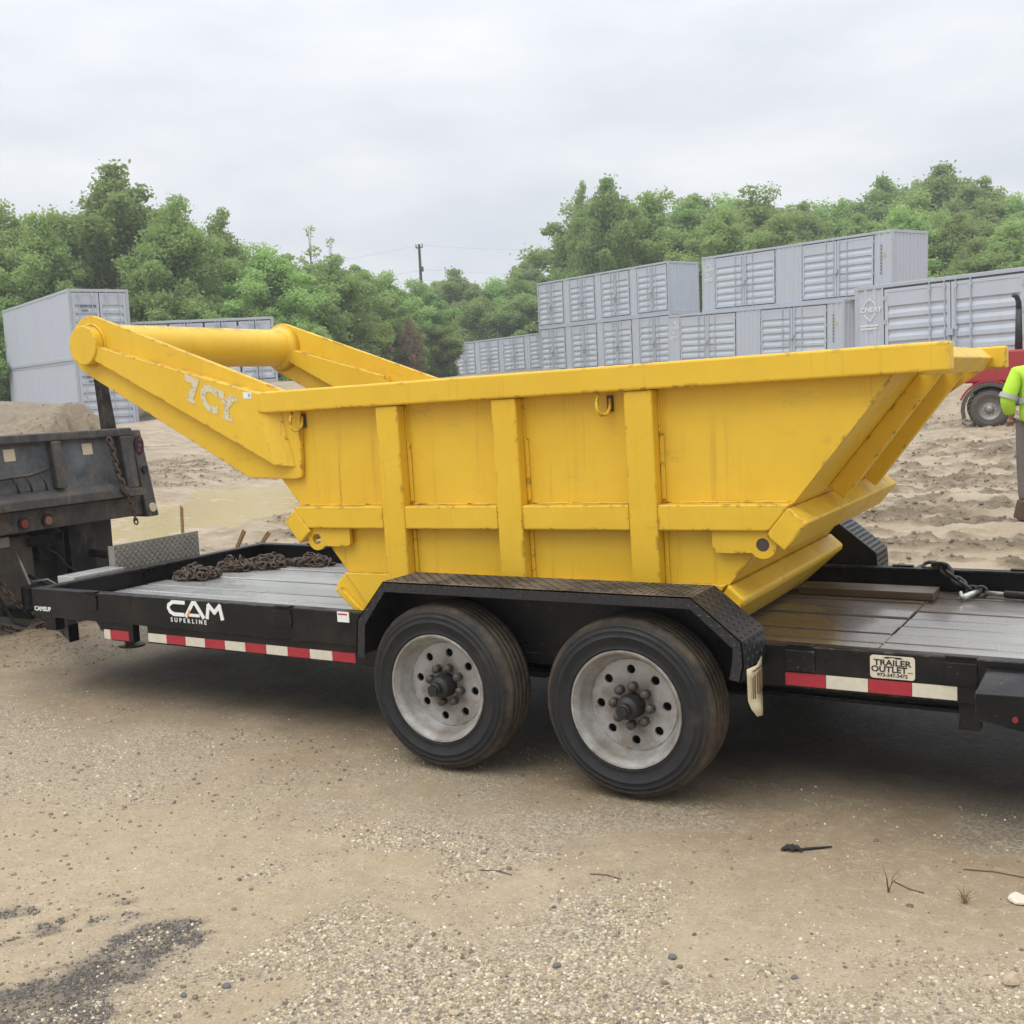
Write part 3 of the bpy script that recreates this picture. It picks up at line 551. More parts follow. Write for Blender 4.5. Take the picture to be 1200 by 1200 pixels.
def container(name, L, pairs, label, end_doors=False, logo=None, cat='container', group='grey shipping containers'):
    root = empty(name, (0, 0, 0), label, cat, group)
    fr = MB()
    for x in (0, L - .12):
        for y in (-CW, -.12): fr.box(x, x + .12, y, y + .12, .0, CH)
    for y0, y1 in ((-.10, 0.0), (-CW, -CW + .10)):
        fr.box(.12, L - .12, y0, y1, 0, .15); fr.box(.12, L - .12, y0, y1, CH - .11, CH)
    for x in (0, L - .10):
        fr.box(x, x + .10, -CW + .12, -.12, 0, .15); fr.box(x, x + .10, -CW + .12, -.12, CH - .12, CH)
    fr.build('frame', 'container_trim', root, tc=False, bevel=.01, seg=1)
    cme = None
    for x in (-.006, L - .172):
        for y in (-CW - .006, -.156):
            for z in (-.004, CH - .112):
                if cme is None: cc = MB(); cc.box(0, .178, 0, .162, 0, .118); co_ = cc.build('corner_casting', 'container_trim', root, tc=False); cme = co_.data
                else: co_ = bpy.data.objects.new('corner_casting', cme); C.objects.link(co_); co_.parent = root
                co_.location = (x, y, z)
    rf = MB(); corr(rf, .1, L - .1, -CW + .1, -.1, CH - .03, .02, .21); rf.v = [Vector((v.x, v.z, v.y)) for v in rf.v]
    rf.build('roof', 'container', root, tc=False)
    fl = MB(); fl.box(.1, L - .1, -CW + .1, -.1, .10, .14); fl.build('floor', 'container_trim', root, tc=False)
    bk = MB(); corr(bk, .12, L - .12, .15, CH - .11, -CW + .005, -.036, .278); bk.build('back_wall', 'container', root, tc=False)
    # long side towards the lot
    gaps = []; cur = .12
    for a, b in sorted(pairs): gaps.append((cur, a)); cur = b
    gaps.append((cur, L - .12))
    for a, b in gaps:
        if b - a > .06:
            sp = MB(); corr(sp, a, b, .15, CH - .11, -.008, .036 if pairs else .03, .278); sp.build('side_panel', 'container', root, tc=False)
    for a, b in pairs:
        gk = MB(); gk.box(a, b, -.12, -.085, .15, CH - .11); gk.build('door_gasket', 'container_gasket', root, tc=False)
        sl = MB(); sl.prism([(a - .03, .15), (b + .03, .15), (b + .03, CH - .12), (a - .03, CH - .12)], -.05, -.006); z0_, z1_ = .20, CH - .16
        sl = MB(); zz = [(a - .02, a + .02, .16, CH - .115), (b - .02, b + .02, .16, CH - .115), (a + .02, b - .02, CH - .155, CH - .115), (a + .02, b - .02, .16, .195)]
        for q0, q1, q2, q3 in zz: sl.box(q0, q1, -.05, -.002, q2, q3)
        sl.build('door_seal', 'container_gasket', root, tc=False)
        w = (b - a) / 2 - .035; h = CH - .11 - .15 - .10
        for k in range(2):
            x0 = a + .02 + k * (w + .03)
            ob = leaf_mesh(w, h).build('door_leaf', 'container', root, tc=False); ob.location = (x0, -.012, .20)
            rods = [x0 + w * (.72 if k == 0 else .08), x0 + w * (.93 if k == 0 else .30)]
            for rx in rods:
                rd = MB(); rd.cyl((rx - x0, .035, -.06), (rx - x0, .035, h + .07), .018, n=6)
                for zz in (.12, .5 * h, h - .12): rd.box(rx - x0 - .04, rx - x0 + .04, .013, .05, zz - .04, zz + .04)
                rd.build('lock_rod', 'container_rod', ob, tc=False)
            hd = MB(); hx = (rods[0] + rods[1]) / 2 - x0; hd.box(hx - .30, hx + .22, .045, .065, h * .36, h * .36 + .035); hd.build('handle', 'container_rod', ob, tc=False)
            for zz in (.25, .9, 1.6, h - .25):
                ex = 0 if k == 0 else w
                if HINGE[0] is None: hg = MB(); hg.box(-.05, .05, .013, .035, -.06, .06); ho = hg.build('hinge', 'container_trim', ob, tc=False); HINGE[0] = ho.data
                else: ho = bpy.data.objects.new('hinge', HINGE[0]); C.objects.link(ho); ho.parent = ob
                ho.location = (ex, 0, zz)
        lb = MB(); lb.box((a + b) / 2 - .10, (a + b) / 2 + .10, .02, .09, 1.28, 1.46); lb.build('lock_box', 'container_trim', root, tc=False)
    # ends
    if end_doors:
        gk = MB(); gk.box(.095, .12, -CW + .12, -.12, .15, CH - .12); gk.build('door_gasket', 'container_gasket', root, tc=False)
        w = (CW - .24) / 2 - .03; h = CH - .27 - .06
        for k in range(2):
            ob = leaf_mesh(w, h).build('door_leaf', 'container', root, tc=False); ob.rotation_euler = (0, 0, R(90)); ob.location = (.02, -CW + .13 + k * (w + .04), .18)
            for fx in (.25, .75):
                rd = MB(); rd.cyl((w * fx, .035, -.06), (w * fx, .035, h + .07), .018, n=6)
                for zz in (.12, .5 * h, h - .12): rd.box(w * fx - .05, w * fx + .05, .013, .05, zz - .04, zz + .04)
                rd.build('lock_rod', 'container_rod', ob, tc=False)
        mk = MB()
        for r_, (a, b) in enumerate(((.25, .62), (.70, .95))): mk.box(.0, .004, -.12 - b, -.12 - a, CH - .72, CH - .64)
        mk.box(.0, .004, -.75, -.50, CH - .90, CH - .83); mk.build('marking', 'container_ink', root, tc=False)
    else:
        ep = MB(); corr(ep, -CW + .12, -.12, .15, CH - .12, .012, .036, .25, axis='y'); ep.build('end_wall', 'container', root, tc=False)
    ep = MB(); corr(ep, -CW + .12, -.12, .15, CH - .12, L - .012, -.036, .25, axis='y'); ep.build('end_wall', 'container', root, tc=False)
    if logo:
        mk = MB(); lx = L - .16; ly = .004
        put_text(mk, 'CHERY', (lx - .02, ly, CH - .76), (-1, 0, 0), (0, 0, 1), .205, extrude=.002, offset=.004, shear=.25, xs=1.12)
        mk.build('logo_word', 'container_mark', root, tc=False); mk = MB()
        cx, cz, r_ = lx - .36, CH - .70, .33
        q = [(cx, cz + r_), (cx - r_, cz), (cx, cz - r_), (cx + r_, cz)]
        for (p, s_) in zip(q, q[1:] + q[:1]):
            # broken diamond: leave room for the word
            for f0, f1 in ((0.0, .62), (.0, .62)):
                a = Vector((p[0], ly, p[1])); b = Vector((s_[0], ly, s_[1]))
                if abs(a.z - cz) < .01: a, b = b, a
                b2 = a + (b - a) * f1
            mk.tube([a, b2], .013, n=4); mk.build('logo_stroke', 'container_mark', root, tc=False); mk = MB()
        for k, (zz, wd) in enumerate(((CH - 1.18, .60), (CH - 1.27, .56))): 
            for j in range(7): mk.box(lx - .05 - wd * (j + .82) / 7, lx - .05 - wd * j / 7, ly - .002, ly + .002, zz, zz + .045)
        mk.build('small_print', 'container_mark', root, tc=False)
    if len(pairs) == 2:
        mk = MB()
        for j in range(9): mk.box(.62, .68, .001, .004, 1.0 + j * .15, 1.0 + j * .15 + .10)
        mk.build('marking', 'container_ink', root, tc=False); mk = MB(); mk.box(.42, .56, .001, .004, 1.75, 1.92); mk.build('warning_label', 'warn_label', root, tc=False)
    return root
P4 = [(.145, 2.63), (3.31, 5.83), (6.48, 8.87), (9.55, 12.04)]; P2 = [(1.06, 5.24), (7.0, 11.19)]
def place(o, x, y, z, yaw, tilt=0.0): o.location = (x, y, z); o.rotation_euler = (0, -tilt, yaw)
c2 = container('shipping_container', 12.19, P2, 'grey container with two big double doors, top of the right stack, end wall against trees', logo=1)
place(c2, -8.45 - .897 * .08, 47.397 + .4415 * .08, 5.19, 2.684, .022)
def dup(src, label): 
    o = copy_tree(src); o['label'] = label; return o
o = dup(c2, 'grey container with two double doors directly under the top right container'); place(o, -8.81 - .897 * 2.3, 47.17 + .4415 * 2.3, 2.282 + .06, 2.684, .022)
o = dup(c2, 'nearest grey container at right edge with a white diamond logo, behind the red machine'); place(o, 5.338, 25.387, 1.53, 2.769, -.005)
c4 = container('shipping_container', 12.19, P4, 'grey container with four double doors, upper one of the middle stack')
place(c4, -22.436, 55.542, 5.80, 2.733, 0.0)
o = dup(c4, 'grey container with four double doors under the upper middle container'); place(o, -22.3, 55.35, 2.895, 2.733, 0.0)
o = dup(c4, 'far single grey container with four doors at the left end of the right row'); place(o, -40.139, 74.384, 3.46, 2.838, -.016)
ce = container('shipping_container', 12.19, [], 'grey container with end doors, upper one of the left stack', end_doors=True, group='grey shipping containers')
place(ce, -36.676, 26.301, 3.889, 2.728, .012)
o = dup(ce, 'lower grey container of the left stack, partly behind the earth bank'); place(o, -36.64, 26.32, .985, 2.728, .012)
cs = container('shipping_container', 6.06, [(.12, 1.55), (1.6, 3.0), (3.05, 4.5), (4.55, 5.94)], 'long low grey container behind the yellow cross tube')
place(cs, -32.526, 33.89, 2.72, R(227), -.014)

# ------------------------------------------------------------------ trees
rng = np.random.default_rng(7)
def leaves_mesh(name, centers, radii, per, size, mat, flat=0.75):
    cs_ = np.repeat(np.array(centers), per, 0); rs_ = np.repeat(np.array(radii), per)
    n = len(cs_); d = rng.normal(size=(n, 3)); d /= np.linalg.norm(d, axis=1)[:, None]
    rr = rs_ * rng.random(n) ** 0.45 * np.where(rng.random(n) < .16, rng.uniform(1.0, 1.7, n), 1.0); p = cs_ + d * rr[:, None] * np.array([1, 1, flat])
    a = rng.normal(size=(n, 3)); a[:, 2] *= .6; a /= np.linalg.norm(a, axis=1)[:, None]
    b = np.cross(a, d + rng.normal(size=(n, 3)) * .9); b /= np.linalg.norm(b, axis=1)[:, None] + 1e-9
    s = size * (0.6 + .8 * rng.random(n)); a *= s[:, None]; b *= (s * .62)[:, None]
    v = np.stack([p - a, p - b * .9 + a * .1, p + a, p + b * .9 + a * .1], 1).reshape(-1, 3)
    m = bpy.data.meshes.new(name); m.vertices.add(len(v)); m.vertices.foreach_set('co', v.astype(np.float32).ravel())
    m.loops.add(4 * n); m.loops.foreach_set('vertex_index', np.arange(4 * n, dtype=np.int32)); m.polygons.add(n)
    m.polygons.foreach_set('loop_start', (np.arange(n) * 4).astype(np.int32)); m.polygons.foreach_set('loop_total', np.full(n, 4, np.int32)); m.update(calc_edges=True)
    m.materials.append(M[mat]); return m
def tree_proto(seed, H, spread, base, nl, mat, barkm, per=115, size=.15, clump=(.55, 1.0), droop=0.0):
    """H total height, spread crown radius, base height where the crown starts, nl number of limbs"""
    r = random.Random(seed); tb = MB(); cent = []; rad = []
    lean = (r.uniform(-.05, .05), r.uniform(-.05, .05))
    trunk = [Vector((lean[0] * z + .12 * math.sin(z * .7 + seed), lean[1] * z + .12 * math.cos(z * .6 + seed), z)) for z in np.linspace(-.4, H * .88, 9)]
    r0 = H * .018; tb.tube(trunk, [r0 * (1 - .85 * k / 8) for k in range(9)], n=7)
    for k in range(nl):
        f = (k + r.random() * .8) / nl; z = base + (H * .86 - base) * f
        # crown outline: widest at 40 percent of its height, ragged
        w = spread * (math.sin(math.pi * (.16 + .78 * f)) ** .75) * r.uniform(.62, 1.12); ang = k * 2.39996 + r.uniform(-.5, .5)
        i = z / (H * .88) * 8; p0 = trunk[min(8, max(0, int(i)))].copy(); p0.z = z
        tip = p0 + Vector((math.cos(ang) * w, math.sin(ang) * w, r.uniform(.12, .5) * w - droop * w)); midp = p0.lerp(tip, .5) + Vector((0, 0, .08 * w))
        rr = r0 * (.5 - .3 * f); tb.tube([p0, midp, tip], [rr, rr * .6, rr * .18], n=5)
        m = 2 + int(w / (clump[1] * .8))
        for j in range(m):
            g = .30 + .75 * (j + r.random() * .7) / m; c = p0.lerp(tip, min(1.05, g)) + Vector((r.uniform(-.5, .5), r.uniform(-.5, .5), r.uniform(-.25, .55))) * (.45 * clump[1])
            rc = r.uniform(*clump) * (1.0 if g < .8 else .8); cent.append(c); rad.append(rc)
            if j: tb.tube([p0.lerp(tip, max(0, g - .25)), c], [rr * .35, rr * .1], n=4)
    for k in range(max(4, nl // 5)):
        a = r.random() * 6.28; c = trunk[-1] + Vector((math.cos(a) * spread * .28 * r.random(), math.sin(a) * spread * .28 * r.random(), r.uniform(-.06, .12) * H)); cent.append(c); rad.append(r.uniform(*clump) * .8)
        tb.tube([trunk[-2], c], [r0 * .2, r0 * .05], n=4)
    return tb, leaves_mesh('crown', [tuple(c) for c in cent], rad, per, size, mat), barkm
PROTO = {}
def add_proto(key, *a, **k):
    tb, lm_, bk = tree_proto(*a, **k); PROTO[key] = (tb, lm_, bk)
add_proto('broad_a', 11, 10.0, 4.0, 1.6, 40, 'leaf_dark', 'bark', per=215, size=.105, clump=(.5, 1.05))
add_proto('broad_b', 23, 10.0, 3.5, 1.2, 40, 'leaf_mid', 'bark', per=215, size=.105, clump=(.5, 1.05))
add_proto('broad_c', 37, 10.0, 3.9, .9, 44, 'leaf_mid', 'bark', per=215, size=.105, clump=(.5, 1.05))
add_proto('light_a', 41, 10.0, 3.2, 1.3, 34, 'leaf_light', 'bark', per=215, size=.105, clump=(.5, 1.05))
add_proto('light_b', 53, 10.0, 3.6, 1.0, 38, 'leaf_light', 'bark_pale', per=215, size=.105, clump=(.5, 1.05))
add_proto('airy_a', 67, 10.0, 2.4, 2.6, 22, 'leaf_mid', 'bark', per=200, size=.10, clump=(.45, .95))
add_proto('airy_b', 71, 10.0, 2.0, 3.0, 18, 'leaf_mid', 'bark_pale', per=90, size=.12, clump=(.35, .7))
add_proto('thin', 83, 10.0, 1.3, 4.0, 12, 'leaf_light', 'bark_pale', per=16, size=.10, clump=(.3, .6))
add_proto('shrub_a', 91, 10.0, 5.2, .2, 46, 'leaf_light', 'bark', per=220, size=.17, clump=(.8, 1.4))
add_proto('shrub_b', 97, 10.0, 5.6, .1, 46, 'leaf_mid', 'bark', per=220, size=.17, clump=(.8, 1.4))
add_proto('red_bush', 99, 10.0, 4.2, 1.0, 14, 'leaf_red', 'bark', per=90, size=.30, clump=(.8, 1.3))
TM = {}
def tree(name, key, x, y, H, label, group, cat='tree', wide=1.0, rz=None):
    z = h1(x, y) - .05
    root = empty(name, (x, y, z), label, cat, group, rz=rng.random() * 6.28 if rz is None else rz); s = H / 9.75; root.scale = (s * wide, s * wide, s)
    tb, lm_, bk = PROTO[key]
    if key not in TM:
        tr = tb.build('trunk', bk, root, smooth=True, tc=False, recalc=False); TM[key] = tr.data
    else: tr = bpy.data.objects.new('trunk', TM[key]); C.objects.link(tr); tr.parent = root
    cr_ = bpy.data.objects.new('crown', lm_); C.objects.link(cr_); cr_.parent = root; return root
W1 = 'wood at the left'; W2 = 'wood in the middle gap'; W3 = 'wood behind the right containers'
TREES = [
 ('leafy_tree', 'light_a', -55.0, 34.1, 10.2, 'pale green tree at the left edge of the picture', W1, 1.0),
 ('leafy_tree', 'light_b', -52.8, 35.5, 10.1, 'light green round-topped tree, leftmost above the left container stack', W1, 0.85),
 ('leafy_tree', 'light_a', -49.5, 35.1, 9.3, 'thin light green tree with sky gaps just left of the tallest left tree', W1, 0.85),
 ('leafy_tree', 'broad_a', -49.4, 39.8, 12.1, 'tallest dark green tree of the left wood, above the left containers', W1, 0.95),
 ('leafy_tree', 'broad_c', -43.6, 38.5, 9.7, 'yellow-green tree leaning against the tallest left tree on its right', W1, 0.9),
 ('leafy_tree', 'airy_a', -47.3, 45.7, 10.5, 'airy tree with open twigs right of the tallest left tree', W1, 0.8),
 ('leafy_tree', 'light_b', -39.5, 41.0, 7.3, 'light green tree with fine leaves above the yellow cross tube', W1, 1.2),
 ('leafy_tree', 'broad_b', -40.2, 44.1, 7.2, 'mid green tree above the far yellow arm', W1, 1.2),
 ('leafy_tree', 'broad_c', -41.1, 48.2, 7.4, 'mid green tree right of the light one above the cross tube', W1, 1.2),
 ('leafy_tree', 'thin', -50.6, 57.8, 11.1, 'nearly bare pale tree rising above the middle wood, left one', W2, 1.0),
 ('leafy_tree', 'thin', -50.5, 60.2, 10.5, 'nearly bare pale tree rising above the middle wood, right one', W2, 1.0),
 ('leafy_tree', 'broad_b', -45.1, 56.3, 7.5, 'grey-green tree left of the utility pole', W2, 1.1),
 ('leafy_tree', 'light_b', -45.9, 60.6, 7.3, 'pale grey-green tree just left below the utility pole', W2, 1.2),
 ('leafy_tree', 'broad_c', -47.4, 66.7, 7.1, 'grey-green tree below the utility pole', W2, 1.2),
 ('leafy_tree', 'broad_a', -56.4, 85.9, 9.8, 'round dark green tree right of the utility pole', W2, 1.1),
 ('leafy_tree', 'light_b', -53.9, 88.6, 8.9, 'bright green tree beside the left end of the upper middle container', W2, 1.1),
 ('leafy_tree', 'broad_b', -50.9, 88.0, 9.2, 'bushy green tree tucked behind the corner of the upper middle container', W2, 0.9),
 ('leafy_tree', 'airy_a', -36.6, 73.0, 13.4, 'tall airy tree standing free at the left of the right wood', W3, .42),
 ('leafy_tree', 'airy_a', -34.6, 74.0, 13.2, 'second tall airy tree from the left of the right wood', W3, .5),
 ('leafy_tree', 'broad_a', -31.6, 66.7, 12.3, 'tall dark tree behind the upper middle container', W3, 0.7),
 ('leafy_tree', 'light_a', -30.7, 71.9, 11.5, 'light green tree behind the right half of the upper middle container', W3, 1.0),
 ('leafy_tree', 'broad_b', -28.2, 75.8, 11.3, 'green tree above the gap between the two upper right containers', W3, 1.0),
 ('leafy_tree', 'light_b', -24.0, 68.9, 9.2, 'yellow-green tree behind the left part of the top right container', W3, 1.0),
 ('leafy_tree', 'broad_c', -26.3, 81.6, 11.9, 'tree of the skyline above the middle of the top right container', W3, 1.0),
 ('leafy_tree', 'light_a', -20.8, 70.8, 8.5, 'pale tree just above the top right container', W3, 1.1),
 ('leafy_tree', 'broad_b', -22.9, 83.5, 10.7, 'skyline tree left of the rounded hilltop trees', W3, 1.0),
 ('leafy_tree', 'broad_c', -20.8, 87.1, 10.3, 'skyline tree below the rounded hilltop trees', W3, 1.1),
 ('leafy_tree', 'broad_a', -19.3, 97.4, 13.0, 'left one of the rounded hilltop trees', W3, 0.95),
 ('leafy_tree', 'broad_a', -15.5, 99.7, 13.8, 'highest rounded tree on the hilltop at right', W3, 1.05),
 ('leafy_tree', 'broad_b', -12.1, 99.3, 12.5, 'right one of the rounded hilltop trees', W3, 1.05),
 ('leafy_tree', 'light_b', -8.6, 96.7, 10.2, 'pale skyline tree at the right edge', W3, 1.1),
 ('leafy_tree', 'light_b', -13.1, 73.0, 8.5, 'bright yellow-green tree against the end wall of the top right container', W3, 1.1),
 ('leafy_tree', 'broad_b', -9.7, 72.6, 8.0, 'green tree right of the top right container', W3, 1.1),
 ('leafy_tree', 'light_a', -6.8, 72.0, 7.0, 'pale green tree at the right edge above the nearest container', W3, 1.2),
 ('leafy_tree', 'broad_c', -10.5, 86.3, 8.8, 'tree on the slope between the hilltop and the right edge', W3, 1.1),
 ('leafy_tree', 'light_b', -14.7, 86.1, 9.8, 'pale tree on the slope under the rounded hilltop trees', W3, 1.1),
 ('leafy_tree', 'broad_b', -16.7, 75.5, 8.6, 'tree right behind the near end of the top right container', W3, 1.1),
]
for (nm, key, x, y, H, lab, grp, wd) in TREES: tree(nm, key, x, y, H, lab, grp, wide=wd)
SHR = [
 ('shrub_a', -36.8, 40.2, 3.7, 'dense pale bush behind the far yellow arm'),
 ('shrub_a', -42.8, 53.1, 4.2, 'dense pale feathery thicket left of the far single container'),
 ('shrub_a', -43.0, 57.6, 4.0, 'tall pale thicket below the utility pole'),
 ('shrub_b', -43.2, 62.2, 3.7, 'dark-bottomed bush next to the far single container'),
 ('shrub_b', -38.8, 39.0, 4.3, 'low bush behind the long low container'),
 ('shrub_a', -44.7, 37.9, 5.2, 'low pale bush right of the left container stack'),
 ('shrub_b', -41.4, 37.5, 5.1, 'low bush behind the cross tube'),
 ('shrub_b', -50.2, 32.3, 6.3, 'low bush left of the left container stack'),
 ('shrub_b', -51.8, 31.3, 6.3, 'low bush at the left edge of the picture'),
 ('shrub_a', -11.6, 69.2, 4.5, 'pale bush right of the top container end wall'),
 ('shrub_b', -7.5, 66.9, 4.9, 'dark bush at the right edge above the nearest container'),
 ('shrub_b', -52.2, 83.8, 6.9, 'dark bush above the far single container'),
 ('shrub_b', -48.5, 84.7, 6.9, 'dark bush against the end of the middle stack'),
]
for key, x, y, H, lab in SHR: tree('leafy_bush', key, x, y, H, lab, 'bushes at the edge of the wood', 'bush')
tree('leafy_bush', 'red_bush', -42.7, 55.4, 3.9, 'small reddish bush in the middle wood, left of two', 'reddish bushes', 'bush', wide=.6); tree('leafy_bush', 'red_bush', -41.0, 56.4, 4.0, 'small reddish bush in the middle wood, right of two', 'reddish bushes', 'bush', wide=.5)
# second row that closes the wood
k = 0
BACKROW = [(-65.4, 39.2, 10.8), (-64.2, 40.1, 10.8), (-65.5, 43.0, 11.3), (-60.2, 41.0, 10.6), (-61.5, 43.9, 11.0), (-60.7, 45.2, 10.9), (-56.5, 43.9, 11.1), (-54.5, 44.2, 11.7), (-54.1, 45.9, 11.4), (-54.5, 48.4, 11.1), (-52.6, 48.9, 10.0), (-49.3, 47.9, 8.7), (-50.6, 50.8, 8.7), (-51.4, 53.8, 8.6), (-50.2, 54.6, 8.2), (-50.7, 57.6, 8.2), (-51.6, 61.2, 8.3), (-50.1, 61.9, 7.9), (-48.6, 62.6, 7.3), (-62.8, 89.3, 9.3), (-61.7, 91.0, 9.6), (-60.6, 92.9, 9.6), (-60.2, 95.8, 9.3), (-58.1, 96.2, 9.3), (-55.1, 94.8, 9.4), (-55.2, 99.0, 11.8), (-37.8, 78.0, 12.7), (-36.9, 80.1, 12.5), (-34.0, 77.7, 11.6), (-38.6, 85.7, 13.4), (-37.0, 87.4, 13.4), (-37.0, 92.9, 14.0), (-34.6, 92.7, 13.7), (-33.1, 95.0, 14.0), (-30.8, 94.7, 13.3), (-28.4, 94.2, 12.4), (-26.8, 96.0, 11.8), (-25.1, 97.7, 11.4), (-23.7, 100.7, 12.0), (-23.6, 106.1, 13.1), (-22.0, 110.2, 14.6), (-19.5, 109.8, 14.9), (-17.6, 112.4, 15.4), (-15.1, 111.6, 14.5), (-13.1, 114.1, 13.5), (-10.7, 113.0, 12.2), (-8.7, 115.5, 12.0), (-6.4, 114.7, 11.5), (-16.3, 77.6, 7.3), (-14.6, 78.2, 7.8), (-13.7, 83.4, 8.0), (-11.7, 82.9, 7.8), (-10.3, 86.8, 7.4), (-8.5, 87.4, 6.7), (-6.5, 85.5, 6.3), (-5.1, 90.4, 6.4), ]
for j, (x, y, H) in enumerate(BACKROW):
    tree('leafy_tree', ['broad_b', 'broad_c', 'broad_a', 'light_b', 'broad_b'][j % 5], x, y, H, *(('green tree of the closed second row behind the left wood', 'second row of the left wood') if j < 12 else ('green tree of the second row closing the gap below the utility pole', 'second row of the middle wood') if j < 26 else ('green tree of the closed second row behind the right containers', 'second row of the right wood')), wide=1.15)

# utility pole with wires
up_ = empty('utility_pole', (-67.435, 96.08, h1(-67.4, 96.1)), 'dark wooden utility pole rising above the middle wood', 'pole'); zb = up_.location.z
m = MB(); m.cyl((0, 0, 0), (0, 0, 17.9 - zb), .22, .14, n=8); m.build('pole', 'pole_wood', up_, tc=False)
m = MB(); m.box(-.45, .45, -.06, .06, 17.50 - zb, 17.62 - zb); m.build('crossarm', 'pole_wood', up_, tc=False)
for hh, dx in ((17.8, 0), (15.2, .4), (14.2, -.4)):
    for sgn, ex in ((1, 60), (-1, 60)):
        m = MB(); m.tube([(dx + sgn * ex * f * .93, sgn * ex * f * .36, hh - zb - 5.5 * f * (1 - f) * 1.5) for f in np.linspace(0, 1, 9)], .008, n=4); m.build('wire', 'wire_black', up_, tc=False)
m = MB()
for dx in (-.4, .4): m.cyl((dx, 0, 17.65 - zb), (dx, 0, 17.95 - zb), .07, .04, n=6)
m.cyl((.30, -.1, 15.0 - zb), (.30, -.1, 15.5 - zb), .16, n=8); m.build('insulators', 'pole_wood', up_, tc=False)
# ------------------------------------------------------------------ flatbed trailer (x to its rear, y to the far side, z = 0 at the rail top)
TR = empty('flatbed_trailer', (0, 0, 0), 'black tandem-axle equipment trailer with wooden deck carrying the yellow hopper', 'trailer')
X0, X1, TW, DK = -4.18, 2.62, 2.12, -.12
def channel(name, y0, sgn):
    m = MB(); m.box(X0, X1, y0, y0 + sgn * .012, -.18, 0); m.box(X0, X1, y0 + sgn * .012, y0 + sgn * .07, -.014, 0); m.box(X0, X1, y0 + sgn * .012, y0 + sgn * .07, -.18, -.166)
    return m.build(name, 'trailer_black', TR, bevel=.004)
channel('side_rail', 0.0, 1); channel('side_rail', TW, -1)
m = MB(); m.box(X0 + .001, X0 + .013, .012, TW - .012, -.18, -.001); m.box(X0 + .013, X0 + .07, .07, TW - .07, -.015, -.001); m.build('front_rail', 'trailer_black', TR, bevel=.004)
m = MB(); m.box(X1 - .07, X1 - .001, .012, TW - .012, -.18, -.13); m.build('rear_rail', 'trailer_black', TR, bevel=.004)
for y in (.42, 1.62):
    m = MB(); m.box(X0 + .6, X1 - .1, y, y + .10, -.20, -.185); m.box(X0 + .6, X1 - .1, y + .04, y + .055, -.33, -.20); m.box(X0 + .6, X1 - .1, y, y + .10, -.345, -.33); m.build('main_beam', 'trailer_black', TR)
for k in range(13):
    x = X0 + .3 + k * .5; m = MB(); m.box(x, x + .008, .07, TW - .07, -.185, -.156); m.build('crossmember', 'trailer_black', TR)
for y0, sgn in ((0.0, 1), (TW, -1)):
    m = MB(); m.box(-3.15, -1.42, y0 + sgn * .014, y0 + sgn * .055, -.286, -.181); m.box(-3.15, -1.42, y0 + sgn * .055, y0 + sgn * .12, -.286, -.274); m.build('lower_beam', 'trailer_black', TR, bevel=.003)
    m = MB(); m.prism([(-3.60, -.181), (-3.27, -.181), (-3.27, -.292), (-3.46, -.292), (-3.56, -.23)], y0 + sgn * .010, y0 + sgn * .06); m.build('outrigger', 'trailer_black', TR, bevel=.003)
    m = MB(); m.box(-4.10, -4.0, y0 + sgn * .02, y0 + sgn * .09, -.27, -.181); m.build('light_bracket', 'trailer_black', TR, bevel=.003)
# tongue, coupler, jack
for sg in (-1, 1):
    m = MB(); m.loft([(X0 - .0 + .05, 1.06 + sg * .85, -.40), (X0 + .05, 1.06 + sg * .77, -.40), (X0 + .05, 1.06 + sg * .77, -.28), (X0 + .05, 1.06 + sg * .85, -.28)],
                     [(-5.45, 1.06 + sg * .10, -.40), (-5.45, 1.06 + sg * .02, -.40), (-5.45, 1.06 + sg * .02, -.28), (-5.45, 1.06 + sg * .10, -.28)]); m.build('tongue_arm', 'trailer_black', TR, bevel=.004)
m = MB(); m.box(-5.68, -5.42, 1.0, 1.12, -.39, -.25); m.cyl((-5.66, 1.06, -.42), (-5.66, 1.06, -.24), .075, n=14); m.build('coupler', 'trailer_black', TR, bevel=.006)
m = MB(); m.cyl((-4.55, 1.06, -.62), (-4.55, 1.06, .02), .045, n=12); m.box(-4.60, -4.50, 1.01, 1.11, -.02, .05); m.cyl((-4.55, 1.06, -.655), (-4.55, 1.06, -.63), .10, n=12); m.build('jack', 'trailer_black', TR)
# deck planks: one board, one object
yb = .075; np_ = 10; wp = (TW - .15) / np_
for k in range(np_):
    y0 = yb + k * wp
    for (a, b, mt) in ((X0 + .072, .990, 'deck_grey'), (1.0, X1 - .072, 'deck_grey')):
        dz = random.Random(k * 7 + int(a)).uniform(-.008, .004); m = MB(); ex = random.Random(k + 3).uniform(-.006, .006)
        mt = 'deck_brown' if (a < 0 and False) else mt
        m.box(a, b + ex * (1 if b < 1 else 0), y0 + .010, y0 + wp - .010, -.158, DK + dz); m.build('plank', mt, TR, bevel=.004, seg=1)
# stake pockets on the rails
for y0, sgn in ((0.0, -1), (TW, 1)):
    for x in (-3.62, -2.05, .80, 1.43, 2.1):
        m = MB(); m.box(x - .062, x + .062, y0 + sgn * .004 if sgn < 0 else y0, y0 + sgn * .012, -.105, -.022) if False else m.box(x - .062, x + .062, min(y0, y0 + sgn * .010), max(y0, y0 + sgn * .010), -.108, -.016)
        m.build('stake_pocket', 'trailer_black', TR, bevel=.004)
        m = MB(); m.box(x - .058, x + .058, min(y0 - sgn * .03, y0 + sgn * .011), max(y0 - sgn * .03, y0 + sgn * .011), .001, .009); m.build('stake_pocket_lip', 'trailer_black', TR, bevel=.002)
